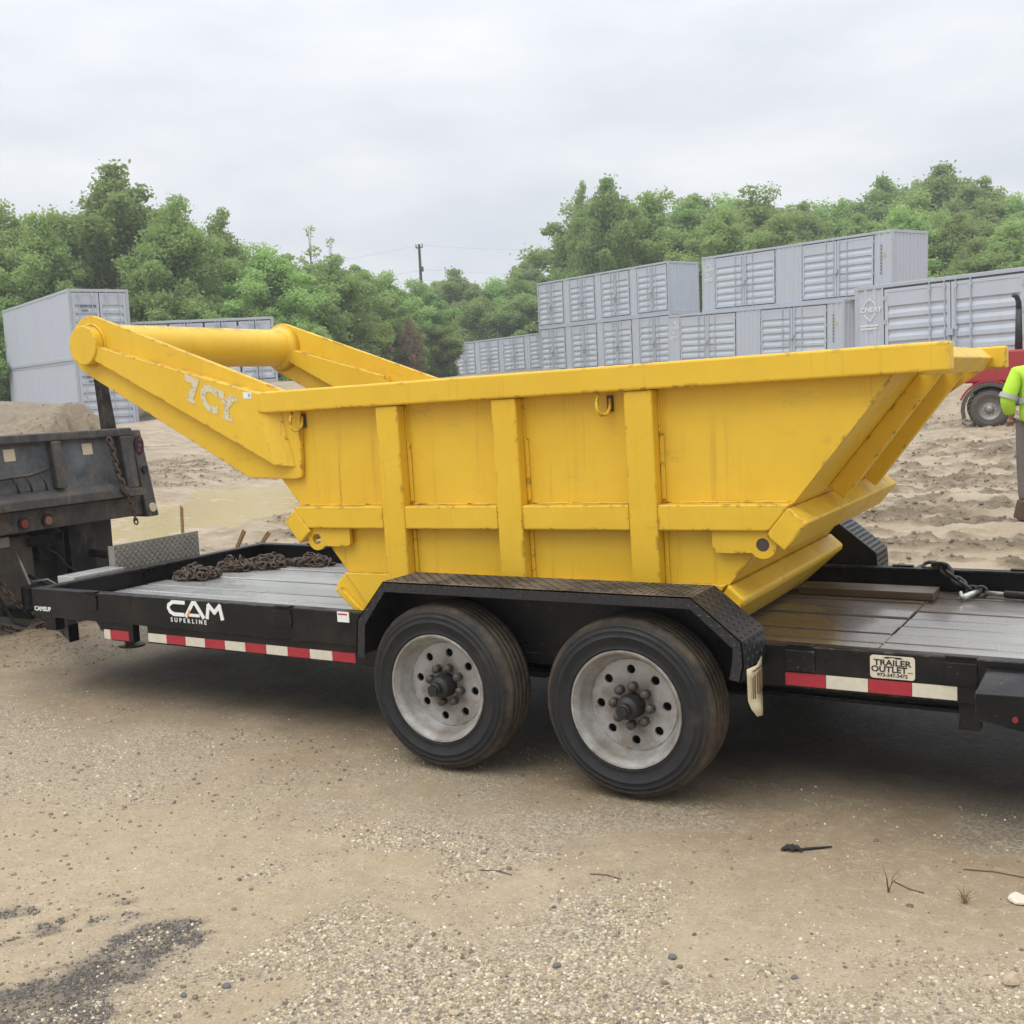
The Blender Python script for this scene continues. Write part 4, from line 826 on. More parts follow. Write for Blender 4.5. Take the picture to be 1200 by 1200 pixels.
# reflective tape, each strip a piece
def strip(x0, x1, z0, z1, mt, y0, y1): m = MB(); m.box(x0, x1, y0, y1, z0, z1); m.build('reflector', mt, TR)
n = 10; wseg = (3.145 - 1.572) / 10
for k in range(n): strip(-3.145 + k * wseg, -3.145 + (k + 1) * wseg - .002, -.276, -.224, 'white_tape' if k % 2 == 0 else 'red_tape', .0125, .0142)
strip(-3.53, -3.475, -.284, -.226, 'white_tape', .0085, .0102); strip(-3.473, -3.31, -.284, -.226, 'red_tape', .0085, .0102)
for k in range(4): strip(.737 + k * .1705, .737 + (k + 1) * .1705 - .002, -.170, -.115, 'red_tape' if k % 2 == 0 else 'white_tape', -.0018, -.0002)
# lettering on the rail
m = MB()
BO = [0]
def band(pts, w): # thick stroke polygon path in x-z on the rail face
    for a, b in zip(pts, pts[1:]):
        a = Vector((a[0], 0, a[1])); b = Vector((b[0], 0, b[1])); d = (b - a).normalized(); nrm = Vector((-d.z, 0, d.x)) * (w / 2); e = d * (w * .28)
        q = [a - e + nrm, b + e + nrm, b + e - nrm, a - e - nrm]
        BO[0] += 1; yo_ = -.0016 - .00012 * BO[0]
        m.add([(v.x, yo_, v.z) for v in q] + [(v.x, -.0002, v.z) for v in q], [(0, 1, 2, 3), (7, 6, 5, 4), (0, 4, 5, 1), (1, 5, 6, 2), (2, 6, 7, 3), (3, 7, 4, 0)])
zb, zt = -.096, -.012
band([(-2.805, zt - .006), (-2.90, zt - .006), (-2.933, zt - .026), (-2.937, (zb + zt) / 2), (-2.925, zb + .020), (-2.895, zb + .006), (-2.815, zb + .006)], .022)
band([(-2.795, zb), (-2.735, zt - .004), (-2.715, zt - .004), (-2.655, zb)], .024); band([(-2.765, zb + .008), (-2.69, zb + .008)], .018)
band([(-2.625, zb), (-2.610, zt - .012)], .024); band([(-2.610, zt - .008), (-2.565, zb + .034), (-2.520, zt - .008)], .023); band([(-2.522, zt - .012), (-2.506, zb)], .024)
m.build('lettering', 'white_decal', TR)
m = MB(); put_text(m, 'SUPERLINE', (-2.925, -.0008, -.136), (1, 0, 0), (0, 0, 1), .036, extrude=.001, offset=.0006, spacing=1.78, xs=1.02); m.build('lettering', 'white_decal', TR)
m = MB(); m.add([(-2.79, -.0048, -.098), (-2.772, -.0048, -.098), (-2.752, -.0048, -.058), (-2.766, -.0048, -.058)], [(0, 1, 2, 3)]); m.build('lettering_accent', 'orange_ink', TR)
m = MB(); put_text(m, 'CAMSUP', (-4.165, -.0008, -.142), (1, 0, 0), (0, 0, 1), .040, extrude=.001, offset=.0008, xs=1.05); m.build('lettering', 'white_decal', TR)
# rectangular decal
m = MB(); m.box(-1.667, -1.588, -.0018, -.0002, -.056, .0); m.build('decal', 'white_decal', TR); m = MB(); m.box(-1.66, -1.60, -.0026, -.0019, -.018, -.010); m.build('decal_stripe', 'red_tape', TR)
# dealer sign
def rrect(x0, x1, z0, z1, r, n=4):
    p = []
    for cx, cz, a in ((x1 - r, z1 - r, 0), (x0 + r, z1 - r, 90), (x0 + r, z0 + r, 180), (x1 - r, z0 + r, 270)):
        p += [(cx + r * math.cos(R(a + 90 * k / n)), cz + r * math.sin(R(a + 90 * k / n))) for k in range(n + 1)]
    return p
m = MB(); m.prism(rrect(1.086, 1.260, -.106, -.012, .012), -.003, -.0002); sg = m.build('dealer_sign', 'sign_cream', TR)
m = MB()
put_text(m, 'TRAILER', (1.173, -.0035, -.052), (1, 0, 0), (0, 0, 1), .0335, extrude=.0006, offset=.0010, align='CENTER', xs=1.16); put_text(m, 'OUTLET', (1.160, -.0035, -.079), (1, 0, 0), (0, 0, 1), .0335, extrude=.0006, offset=.0010, align='CENTER', xs=1.12)
put_text(m, '.com', (1.230, -.0035, -.079), (1, 0, 0), (0, 0, 1), .011, extrude=.0006); put_text(m, '973-347-3472', (1.173, -.0035, -.098), (1, 0, 0), (0, 0, 1), .0195, extrude=.0006, offset=.0005, align='CENTER', xs=1.08)
m.prism([(1.135, -.022), (1.15, -.016), (1.205, -.016), (1.215, -.022), (1.19, -.024), (1.18, -.020), (1.165, -.020), (1.155, -.024)], -.004, -.0031); m.build('sign_lettering', 'ink', sg)
# tail light box
LB_ = MB(); LB_.loft([(1.50, -.13, -.205), (1.495, -.13, -.10), (1.525, -.06, -.03), (1.525, .0, -.03), (1.50, .0, -.215)], [(1.70, -.13, -.235), (1.70, -.13, -.095), (1.70, -.06, -.03), (1.70, .0, -.03), (1.70, .0, -.235)])
lo = LB_.build('light_box', 'trailer_black', TR, bevel=.006)
m = MB(); m.prism(rrect(-.118, -.012, -.215, -.075, .02), 1.7005, 1.712, 'x'); m.build('tail_light', 'red_lens', lo, bevel=.003)
m = MB(); m.cyl((1.64, -.142, -.185), (1.64, -.129, -.185), .011, n=12); m.build('marker_light', 'red_lens', lo)
m = MB(); m.box(1.42, 1.50, .012, .08, -.29, -.181); m.build('rear_bracket', 'trailer_black', TR, bevel=.004)
m = MB(); m.prism([(.98, -.181), (1.18, -.181), (1.15, -.24), (1.02, -.26)], .25, .33); m.build('step_bracket', 'trailer_black', TR, bevel=.004)

# wheels
def wheel_proto():
    w = MB(); t_ = MB()
    # tyre section (radius, y): outer sidewall at y = 0, tread 0.22 wide
    sec = [(.247, .012), (.258, .000), (.266, -.004), (.268, -.0075), (.272, -.0075), (.274, -.005), (.29, -.012), (.318, -.0145), (.320, -.0165), (.324, -.0165), (.326, -.014), (.344, -.0115), (.347, -.0135), (.350, -.0125), (.352, -.009), (.366, -.003), (.368, -.005), (.371, -.004), (.373, .002), (.380, .010), (.388, .022)]
    for k in range(5):
        a = .030 + k * .0355; sec += [(.398, a), (.400, a + .012), (.400, a + .022), (.398, a + .0275)]
        if k < 4: sec += [(.393, a + .0285), (.393, a + .0345)]
    sec += [(.386, .208), (.378, .222), (.362, .236), (.335, .244), (.29, .242), (.262, .232), (.247, .218)]
    t_.lathe(sec, 72, closed=False)
    rimp = [(.2475, .220), (.2475, .012), (.2575, .002), (.262, -.004), (.2585, -.010), (.250, -.0085), (.2455, .000), (.2335, .012), (.229, .030), (.2235, .060), (.2145, .070), (.2105, .084), (.2015, .092)]
    w.lathe(rimp, 64)
    outer = [(.2035 * math.cos(2 * math.pi * k / 48), .2035 * math.sin(2 * math.pi * k / 48)) for k in range(48)]
    holes = [(.158 * math.cos(2 * math.pi * (k + .3) / 8), .158 * math.sin(2 * math.pi * (k + .3) / 8), .0205) for k in range(8)] + [(0, 0, .052)]
    vs, fs = holed_plate(outer, holes, .086, .098); w.add(vs, fs)
    bk = MB(); bk.lathe([(.02, .14), (.215, .14)], 24)
    hub = MB(); hub.lathe([(.0, -.030), (.026, -.030), (.030, -.026), (.030, .0), (.038, .004), (.050, .012), (.056, .03), (.057, .088), (.062, .10)], 20)
    hexp = [(.027 * math.cos(R(60 * k)), .027 * math.sin(R(60 * k))) for k in range(6)]; hub.prism(hexp, -.046, -.029)
    return w, t_, bk, hub
w, t_, bk, hub = wheel_proto()
WH = w.build('wheel', 'rim', TR, tc=False, smooth=True)
WH.data.materials[0] = M['rim']; ms = WH.modifiers.new('es', 'EDGE_SPLIT'); ms.split_angle = R(38)
ty = t_.build('tyre', 'tyre', WH, tc=False, smooth=True); hb = hub.build('hub_cap', 'hub_black', WH, tc=False, smooth=True); e_ = hb.modifiers.new('es', 'EDGE_SPLIT'); e_.split_angle = R(35)
bkk = bk.build('brake_drum', 'hub_black', WH, tc=False)
for k in range(8):
    a = 2 * math.pi * (k + .15) / 8; m = MB(); cx, cz = .0865 * math.cos(a), .0865 * math.sin(a)
    m.prism([(cx + .0215 * math.cos(R(60 * j)), cz + .0215 * math.sin(R(60 * j))) for j in range(6)], .050, .087); m.lathe([(.0, .040), (.009, .041), (.019, .050)], 10)
    for v in m.v[12:]: v.x += cx; v.z += cz
    m.build('lug_nut', 'lug_rust', WH, tc=False, bevel=.003, seg=1)
XR, XF, ZW = .1125, -.8666, -.274 + ZG
WH.location = (XR, -.262, ZW); WH.rotation_euler = (0, R(11), 0)
o = copy_tree(WH, TR); o.location = (XF, -.262, ZW); o.rotation_euler = (0, R(-24), 0)
for x, a in ((XR, 40), (XF, 77)):
    o = copy_tree(WH, TR); o.location = (x, TW + .262, ZW); o.rotation_euler = (0, R(a), R(180))
for x in (XR, XF):
    m = MB(); m.cyl((x, -.05, -.274), (x, TW + .05, -.274), .055, n=14); m.build('axle', 'trailer_black', TR)
for y in (.44, 1.66):
    for xc in (XR, XF):
        m = MB()
        for k, (l, dz) in enumerate(((.40, 0), (.30, -.0175), (.2, -.035))): m.box(xc - l, xc + l, y, y + .06, -.345 + dz, -.3275 + dz)
        m.build('leaf_spring', 'hub_black', TR)

# fenders of tread plate
FP = [(-1.325, -.15), (-1.305, .035), (-1.135, .233), (.435, .240), (.648, .070), (.655, -.03), (.640, -.10)]
def fender(sgn, y0):
    yo = y0 + sgn * .285
    ins = []
    for i, (x, z) in enumerate(FP):
        a = Vector(FP[max(0, i - 1)]); b = Vector(FP[min(len(FP) - 1, i + 1)]); d = (b - a).normalized(); ins.append((x + d.y * .007, z - d.x * .007))
    m = MB(); n = len(FP)
    vs = [(x, y0, z) for x, z in FP] + [(x, yo, z) for x, z in FP] + [(x, y0, z) for x, z in ins] + [(x, yo, z) for x, z in ins]
    fs = []
    for i in range(n - 1): fs += [(i, i + 1, n + i + 1, n + i), (2 * n + i, 3 * n + i, 3 * n + i + 1, 2 * n + i + 1), (n + i, n + i + 1, 3 * n + i + 1, 3 * n + i), (i, 2 * n + i, 2 * n + i + 1, i + 1)]
    m.add(vs, fs); fo = m.build('fender', 'fender_plate', TR)
    # hanging lip along the outer edge
    lp = []
    for i, (x, z) in enumerate(FP):
        a = Vector(FP[max(0, i - 1)]); b = Vector(FP[min(n - 1, i + 1)]); d = (b - a).normalized(); lp.append((x + d.y * .050, z - d.x * .050))
    m = MB(); vs = [(x, yo, z) for x, z in FP] + [(x, yo, z) for x, z in lp] + [(x, yo - sgn * .006, z) for x, z in FP] + [(x, yo - sgn * .006, z) for x, z in lp]; fs = []
    for i in range(n - 1): fs += [(i, i + 1, n + i + 1, n + i), (2 * n + i, 3 * n + i, 3 * n + i + 1, 2 * n + i + 1), (n + i, n + i + 1, 3 * n + i + 1, 3 * n + i)]
    m.add(vs, fs); m.build('lip', 'fender_plate', fo)
    m = MB(); m.prism([(x, z) for x, z in ins] , y0 + sgn * .002, y0 + sgn * .008); m.build('inner_panel', 'trailer_black', fo)
    lg = MB(); r_ = random.Random(5)
    for i in range(n - 1):
        a = Vector(FP[i]); b = Vector(FP[i + 1]); d = (b - a); ln = d.length; d.normalize(); nr = Vector((-d.y, d.x)); k = int(ln / .029); w_ = 9
        for u in range(k):
            for v in range(w_):
                cu = (u + .5) * ln / k; cv = .012 + (v + .5) * .262 / w_; s45 = 1 if (u + v) % 2 else -1; du, dv = .0125 * .707, .0125 * .707 * s45; eu, ev = .0040 * .707 * s45, -.0040 * .707
                P3 = lambda q, t_, h: (a.x + d.x * q + nr.x * h, y0 + sgn * t_, a.y + d.y * q + nr.y * h)
                lg.add([P3(cu - du, cv - dv, -.0005), P3(cu + eu, cv + ev, -.0005), P3(cu + du, cv + dv, -.0005), P3(cu - eu, cv - ev, -.0005), P3(cu - du * .45, cv - dv * .45, .004), P3(cu + du * .45, cv + dv * .45, .004)], [(0, 1, 5, 4), (1, 2, 5), (2, 3, 4, 5), (3, 0, 4)])
    for i in range(n - 1):
        a = Vector(FP[i]); b = Vector(FP[i + 1]); d = (b - a); ln = d.length; d.normalize(); nr = Vector((-d.y, d.x)); k = int(ln / .029)
        for u in range(k):
            for v in range(2):
                cu = (u + .5) * ln / k; cv = -.013 - v * .021; s45 = 1 if (u + v) % 2 else -1; du, dv = .0088, .0088 * s45; eu, ev = .0028 * s45, -.0028
                Q = lambda q, t_, h: (a.x + d.x * q + nr.x * t_, yo + sgn * h, a.y + d.y * q + nr.y * t_)
                lg.add([Q(cu - du, cv - dv, -.0005), Q(cu + eu, cv + ev, -.0005), Q(cu + du, cv + dv, -.0005), Q(cu - eu, cv - ev, -.0005), Q(cu - du * .45, cv - dv * .45, .003), Q(cu + du * .45, cv + dv * .45, .003)], [(0, 1, 5, 4), (1, 2, 5), (2, 3, 4, 5), (3, 0, 4)])
    lo_ = lg.build('tread_lugs', 'fender_plate', fo); lo_['kind'] = 'stuff'
    # small end flange with bolt at the front
    m = MB(); m.box(-1.40, -1.31, min(y0 + sgn * .012, y0 + sgn * .06), max(y0 + sgn * .012, y0 + sgn * .06), -.17, -.02); m.build('end_flange', 'trailer_black', fo, bevel=.004)
    return fo
F1 = fender(-1, -.001); F2 = fender(1, TW + .001)
for zz, mt in ((-.045, 'bright_steel'), (-.095, 'seal_rust')): m = MB(); m.cyl((-1.375, -.064, zz), (-1.375, -.075, zz), .010, n=8); m.build('bolt', mt, F1)
# bent licence plate on the fender end
m = MB(); nn = 7; vs = []
for k in range(nn):
    f = k / (nn - 1); z = -.045 - .20 * f; xo = .664 + .10 * max(0, f - .72); y0, y1 = -.275 + .012 * f + .10 * max(0, f - .8), -.085 - .02 * f - .30 * max(0, f - .78)
    vs += [(xo, y0, z - .03 * 0), (xo + .010, (y0 + y1) / 2, z - .004), (xo, y1, z + .012)]
fs = []
for k in range(nn - 1):
    for j in range(2): fs.append((3 * k + j, 3 * k + j + 1, 3 * k + 4 + j, 3 * k + 3 + j))
m.add(vs, fs); lp = m.build('licence_plate', 'plate_cream', TR, smooth=True); sm = lp.modifiers.new('s', 'SOLIDIFY'); sm.thickness = .0025
m = MB()
for k, (y, z0, z1) in enumerate(((-.245, -.085, -.175), (-.215, -.082, -.18), (-.185, -.080, -.17), (-.155, -.078, -.175), (-.128, -.076, -.16))): m.box(.6745, .6765, y, y + .008, z1, z0)
m.box(.6745, .6765, -.235, -.13, -.066, -.060); m.build('plate_marks', 'seal_rust', lp)

# tread-plate tray at the front
FT = empty('tread_plate_panel', (-4.3, 1.15, ZG), 'upright silver tread-plate panel at the trailer front rail', 'panel')
m = MB(); m.box(-4.302, -4.292, .765, 1.565, -.17, .165); m.box(-4.296, -4.182, .765, 1.565, -.17, -.16); m.build('panel', 'silver_plate', FT, bevel=.003)
lg = MB()
for u in range(32):
    for v in range(13):
        cy, cz = .78 + u * .0248, -.155 + v * .0248; s45 = 1 if (u + v) % 2 else -1; dy, dz = .0085, .0085 * s45; ey, ez = .0028 * s45, -.0028
        lg.add([(-4.2915, cy - dy, cz - dz), (-4.2915, cy + ey, cz + ez), (-4.2915, cy + dy, cz + dz), (-4.2915, cy - ey, cz - ez), (-4.2875, cy - dy * .45, cz - dz * .45), (-4.2875, cy + dy * .45, cz + dz * .45)], [(0, 1, 5, 4), (1, 2, 5), (2, 3, 4, 5), (3, 0, 4)])
lo_ = lg.build('tread_lugs', 'silver_plate', FT); lo_['kind'] = 'stuff'
for yy in (.77, 1.55): m = MB(); m.box(-4.36, -4.303, yy, yy + .01, -.17, .155); m.build('return', 'silver_plate', FT)
FT2 = MB(); FT2.box(-4.36, -4.19, .335, .755, -.03, .016); FT2.box(-4.36, -4.19, .335, .755, -.17, -.03)
tag(FT2.build('wooden_block', 'deck_grey', None, bevel=.004), 'pale weathered block on the tongue behind the front rail corner', 'block')

# ------------------------------------------------------------------ yellow hopper
TAU = R(.9)
HB = empty('dump_hopper', (-.64, 1.035, DK + ZG), 'large yellow ribbed steel hopper with two lifting arms and a cross tube, marked 7CY', 'hopper')
HM = Matrix.Translation((-.64, 1.035, DK)) @ Matrix.Rotation(R(.1), 4, 'Z') @ Matrix.Rotation(-TAU, 4, 'Y') @ Matrix.Diagonal((1, .89, 1, 1))
HI = HM.inverted()
def H_(): return MB(HM)
def hx(z): return .818 + .828 * z
ZT = 1.21
SP = [(-hx(0.012), .012), (hx(0.012), .012), (hx(ZT), ZT), (-hx(ZT), ZT)]
for sg in (-1, 1):
    m = H_(); m.prism(SP, sg * .95, sg * .935); m.build('side_plate', 'yellow_plate', HB)
for sg in (-1, 1):
    m = H_(); a = .012
    m.loft([(sg * hx(.012), -.934, .012), (sg * hx(.012), .934, .012), (sg * (hx(.012) - .018), .934, .012), (sg * (hx(.012) - .018), -.934, .012)], [(sg * hx(ZT), -.934, ZT), (sg * hx(ZT), .934, ZT), (sg * (hx(ZT) - .018), .934, ZT), (sg * (hx(ZT) - .018), -.934, ZT)]); m.build('end_plate', 'yellow_plate', HB)
m = H_(); m.box(-.81, .81, -.934, .934, .004, .022); m.build('floor_plate', 'yellow', HB)
# top rails
for sg in (-1, 1):
    m = H_(); y0, y1 = sorted((sg * 1.05, sg * .94)); m.box(-1.555, 2.038, y0, y1, 1.20, 1.318); m.build('top_rail', 'yellow', HB, bevel=.012, seg=3)
NS = Vector((.770, -.638)); TS = Vector((.638, .770))   # outward normal and upward direction of the sloped end
def slope_beam(name, z0, along, out, yl, sgx, bev=.010, lift=.0):
    p = Vector((hx(z0), z0)) + NS * lift; q = [p, p + TS * along, p + TS * along + NS * out, p + NS * out]
    m = H_(); m.prism([(sgx * u, w_) for u, w_ in q], -yl, yl); return m.build(name, 'yellow', HB, bevel=bev, seg=3)
for sg in (-1, 1):
    slope_beam('end_top_beam', 1.244, .094, .088, .938, sg, bev=.008, lift=.002)
    slope_beam('end_ring_beam', .545, .160, .108, 1.029, sg, lift=.001)
    # skirt around the foot of the sloped end
    q = [(hx(.02), .010), (hx(.318), .318), (hx(.318) + .075, .250), (hx(.318) + .062, .222), (hx(0) + .075, .005)]
    m = H_(); m.prism([(sg * u, w_) for u, w_ in q], -.985, .985); m.build('foot_skirt', 'yellow', HB, bevel=.014, seg=3)
    q = [(1.100, .240), (1.144, .224), (.896, .006), (.845, .006)]
    for s2 in (-1, 1):
        m = H_(); m.prism([(sg * u, w_) for u, w_ in q], s2 * .986, s2 * 1.012); m.build('foot_lip', 'yellow', HB, bevel=.006)
PX = (-.70, 0.0, .705)
for sg in (-1, 1):
    y0, y1 = sorted((sg * 1.03, sg * .951))
    for a, b in ((-hx(.565) - .0, PX[0] - .071), (PX[0] + .071, PX[1] - .071), (PX[1] + .071, PX[2] - .071), (PX[2] + .071, hx(.565))):
        m = H_(); e0 = .10 if a < -1 else 0; e1 = .10 if b > 1 else 0; m.prism([(a, .562), (b, .562), (b + e1, .681), (a - e0, .681)], y0, y1); m.build('side_beam', 'yellow', HB, bevel=.008, seg=2)
    for x in PX:
        m = H_(); m.box(x - .070, x + .070, y0 - (.002 if sg < 0 else 0), y1 + (.002 if sg > 0 else 0), .0, 1.199); m.build('post', 'yellow', HB, bevel=.010, seg=3)
        # weld strip beside the post
        for zz0, zz1 in ((.30, .56), (.70, 1.0)):
            m = H_(); m.box(x + .072, x + .092, min(sg * .951, sg * .962), max(sg * .951, sg * .962), zz0, zz1); m.build('stitch_plate', 'yellow', HB, bevel=.003)
    y0, y1 = sorted((sg * .998, sg * .951))
    for a, b in ((-hx(.31), PX[0] - .071), (PX[0] + .071, PX[1] - .071), (PX[1] + .071, PX[2] - .071), (PX[2] + .071, hx(.31))):
        m = H_(); f0 = .24 if a < -1 else 0; f1 = .24 if b > 1 else 0; m.prism([(a + f0, .005), (b - f1, .005), (b, .318), (a, .318)], y0, y1); m.build('foot_beam', 'yellow', HB, bevel=.006)
# weld beads beside the posts and along the beams of both long sides
def bead(mb, p, q, r=.0055, st=.02):
    p = Vector(p); q = Vector(q); n_ = max(2, int((q - p).length / st)); rr_ = random.Random(int(p.x * 1000)); mb.tube([p.lerp(q, k / n_) + Vector((rr_.uniform(-.0015, .0015), 0, rr_.uniform(-.0015, .0015))) for k in range(n_ + 1)], [r * rr_.uniform(.7, 1.25) for _ in range(n_ + 1)], n=6)
for sg in (-1, 1):
    for x in PX:
        for e in (-.072, .072):
            for z0, z1 in ((.325, .556), (.69, 1.195)): m = H_(); bead(m, (x + e, sg * .9535, z0), (x + e, sg * .9535, z1)); m.build('weld_bead', 'yellow', HB, smooth=True)
    for a, b in ((-1.36, PX[0] - .08), (PX[0] + .08, PX[1] - .08), (PX[1] + .08, PX[2] - .08), (PX[2] + .08, 1.36)): m = H_(); bead(m, (a, sg * .9535, .684), (b, sg * .9535, .684)); m.build('weld_bead', 'yellow', HB, smooth=True)
# ribs on the sloped ends
for sg in (-1, 1):
    for y in (-.39, .33):
        pts = [(hx(.672), .672), (hx(1.20), 1.20), (hx(1.20) + .075, 1.20 - .055), (hx(.672) + .085, .672 - .05)]
        pts = [(Vector((hx(.70), .70)) + NS * .0), (Vector((hx(1.275), 1.275))), (Vector((hx(1.275), 1.275)) + NS * .078), (Vector((hx(.70), .70)) + NS * .095)]
        m = H_(); m.prism([(sg * p.x, p.y) for p in pts], y, y + .06); m.build('end_rib', 'yellow', HB, bevel=.006)
    m = H_(); m.prism([(sg * (hx(1.06) + .02), 1.06), (sg * hx(1.19), 1.195), (sg * (hx(1.19) + .12), 1.195)], .88, .93); m.build('corner_gusset', 'yellow', HB)
# eye lugs under the ring beam and loops under the rail
for sg in (-1, 1):
    for s2 in (-1, 1):
        cx, cz = sg * 1.250, .500
        pts = [(sg * 1.02, .561), (sg * 1.02, .478), (sg * 1.04, .462), (sg * 1.14, .462)] + [(cx + sg * .062 * math.cos(a), cz + .062 * math.sin(a)) for a in np.linspace(R(215), R(360), 8)] + [(sg * 1.315, .561)]
        if sg < 0: pts = pts[::-1]
        vs, fs = holed_plate(pts, [(cx, cz, .030)], 0, .028)
        m = H_(); y = -1.0 if s2 < 0 else .972; m.add([(u, v + y, w_) for u, v, w_ in vs], fs); m.build('eye_lug', 'yellow', HB)
        if sg > 0: m = H_(); m.cyl((cx, y + .004, cz), (cx, y + .024, cz), .031, n=14); m.build('pin', 'lug_rust', HB)
for x in (-1.345, .505):
    m = H_(); m.tube([(x, -1.012, 1.20), (x - .004, -1.03, 1.15), (x, -1.036, 1.12), (x + .012, -1.02, 1.098), (x + .034, -1.0, 1.10), (x + .042, -.985, 1.125), (x + .04, -.972, 1.17)], [.006, .009, .010, .010, .010, .008, .006], n=8); m.build('tie_loop', 'yellow', HB, smooth=True)
    m = H_(); m.box(x + .022, x + .05, -.968, -.952, 1.11, 1.185); m.build('rust_patch', 'lug_rust', HB)
# lifting arms (profile measured in trailer coordinates, then carried in the hopper frame)
def loc(x, z): v = HI @ Vector((x, .16, z)); return (v.x, v.z)
pc = loc(-3.596, 1.512); rp = .182
p_t1 = loc(-2.05, 1.168); p_low1 = loc(-2.369, .694); p_low2 = loc(-2.03, .688); p_r = loc(-1.985, .715); p_r2 = loc(-1.972, 1.06); p_r3 = loc(-1.972, 1.16)
a_top = math.atan2(p_t1[1] - pc[1], p_t1[0] - pc[0]) + math.acos(rp / math.hypot(p_t1[0] - pc[0], p_t1[1] - pc[1]))
a_low = math.atan2(p_low1[1] - pc[1], p_low1[0] - pc[0]) - math.acos(rp / math.hypot(p_low1[0] - pc[0], p_low1[1] - pc[1])) + 2 * math.pi
arm = [(pc[0] + rp * math.cos(a), pc[1] + rp * math.sin(a)) for a in np.linspace(a_top, a_low, 22)] + [p_low1, p_low2, (p_r[0] - .006, p_r[1] - .020), p_r, p_r2, p_r3, p_t1]
oB = [loc(-3.50, 1.505), loc(-2.20, 1.166), loc(-2.214, 1.055), loc(-2.128, .768), loc(-2.178, .792), loc(-3.515, 1.415)]
bB = [loc(-3.50, 1.505), loc(-2.12, 1.150), loc(-2.09, 1.04), loc(-2.02, .752), loc(-2.10, .775), loc(-3.515, 1.415)]
for sg in (-1, 1):
    m = H_(); m.prism(arm, sg * .952, sg * .985); m.build('arm_plate', 'yellow', HB, bevel=.006)
    m = H_(); m.loft([(u, sg * 1.05, w_) for u, w_ in oB], [(u, sg * .986, w_) for u, w_ in bB]); m.build('arm_box', 'yellow', HB, bevel=.007)
    iB = [loc(-3.47, 1.50), loc(-2.62, 1.262), loc(-2.55, .93), loc(-3.50, 1.41)]
    m = H_(); m.prism(iB, sg * .951, sg * .885); m.build('arm_box', 'yellow', HB, bevel=.007)
    m = H_(); m.cyl((pc[0], sg * .986, pc[1]), (pc[0], sg * 1.062, pc[1]), .121, n=40); m.build('pivot_cap', 'yellow', HB, bevel=.008, smooth=False)
    m = H_(); m.cyl((pc[0], sg * .951, pc[1]), (pc[0], sg * .86, pc[1]), .172, .136, n=36); m.build('tube_collar', 'yellow', HB, smooth=True)
    # weld bead round the cap
    m = H_(); m.tube([(pc[0] + .128 * math.cos(a), sg * .988, pc[1] + .128 * math.sin(a)) for a in np.linspace(0, 2 * math.pi, 37)[:-1]], .008, n=6, closed=True); m.build('weld_bead', 'yellow', HB, smooth=True)
m = H_(); m.cyl((pc[0], -.94, pc[1]), (pc[0], .94, pc[1]), .134, n=48, cap=False); tb_ = m.build('cross_tube', 'yellow', HB, smooth=True)
# stencilled capacity and sticker on the near arm box (box face y = -1.05 local -> 0.10)
def fx(x, z): v = HI @ Vector((x, .11, z)); v.y = -1.0502; return v
O = fx(-2.757, 1.160); U = (fx(-2.362, 1.000) - O); U.y = 0; U.normalize(); Wd = Vector((.18, 0, 1)).normalized(); Wd = (Wd - U * .12).normalized()
tm = MB(HM); 
for ch, dx, xs_ in (('7', 0.0, 1.05), ('C', .122, 1.0), ('Y', .268, 1.05)):
    vs, fs = text_geo(ch, .192, extrude=.0008, offset=.0105, xs=xs_); nrm = Vector((0, -1, 0))
    tm.add([O + U * (dx + x) + Wd * y + Vector((0, -.0018 - max(0, z), 0)) for x, y, z in vs], fs)
def slab(u0, u1, w0, w1):
    q = [O + U * a + Wd * b + Vector((0, -.0027, 0)) for a, b in ((u0, w0), (u1, w0), (u1, w1), (u0, w1))]; tm.add(q, [(0, 1, 2, 3)])
slab(.30, .375, -.008, .016); slab(.262, .315, .122, .146); slab(.365, .42, .122, .146); slab(-.004, .016, .098, .148); slab(.005, .07, -.010, .012)
t = NT('worn_white_stencil'); P = t.world(); tr_ = t.n('ShaderNodeBsdfTransparent'); mxs = t.n('ShaderNodeMixShader')
t.col(t.mix(t.noise(30, 5, .7, P), (.60, .50, .28), (.70, .64, .50))); t.rough(.6); t.l(t.rng(t.noise(26, 6, .75, P), .34, .50, .15, .95), mxs.inputs[0]); t.l(tr_.outputs[0], mxs.inputs[1]); t.l(t.b.outputs[0], mxs.inputs[2]); t.l(mxs.outputs[0], t.out.inputs[0]); M['stencil'] = t.m
tm.build('lettering', 'stencil', HB, recalc=False)
sO = fx(-2.318, 1.143); m = H_(); sq = [sO + Vector((a, -.0015, b)) for a, b in ((0, 0), (.062, -.004), (.062, .031), (0, .035))]; m.add(sq, [(0, 1, 2, 3)]); st = m.build('sticker', 'white_decal', HB)
m = H_(); sq = [sO + Vector((a, -.0025, b)) for a, b in ((.038, .006), (.054, .005), (.054, .024), (.038, .025))]; m.add(sq, [(0, 1, 2, 3)]); m.build('sticker_patch', 'blue_ink', st)
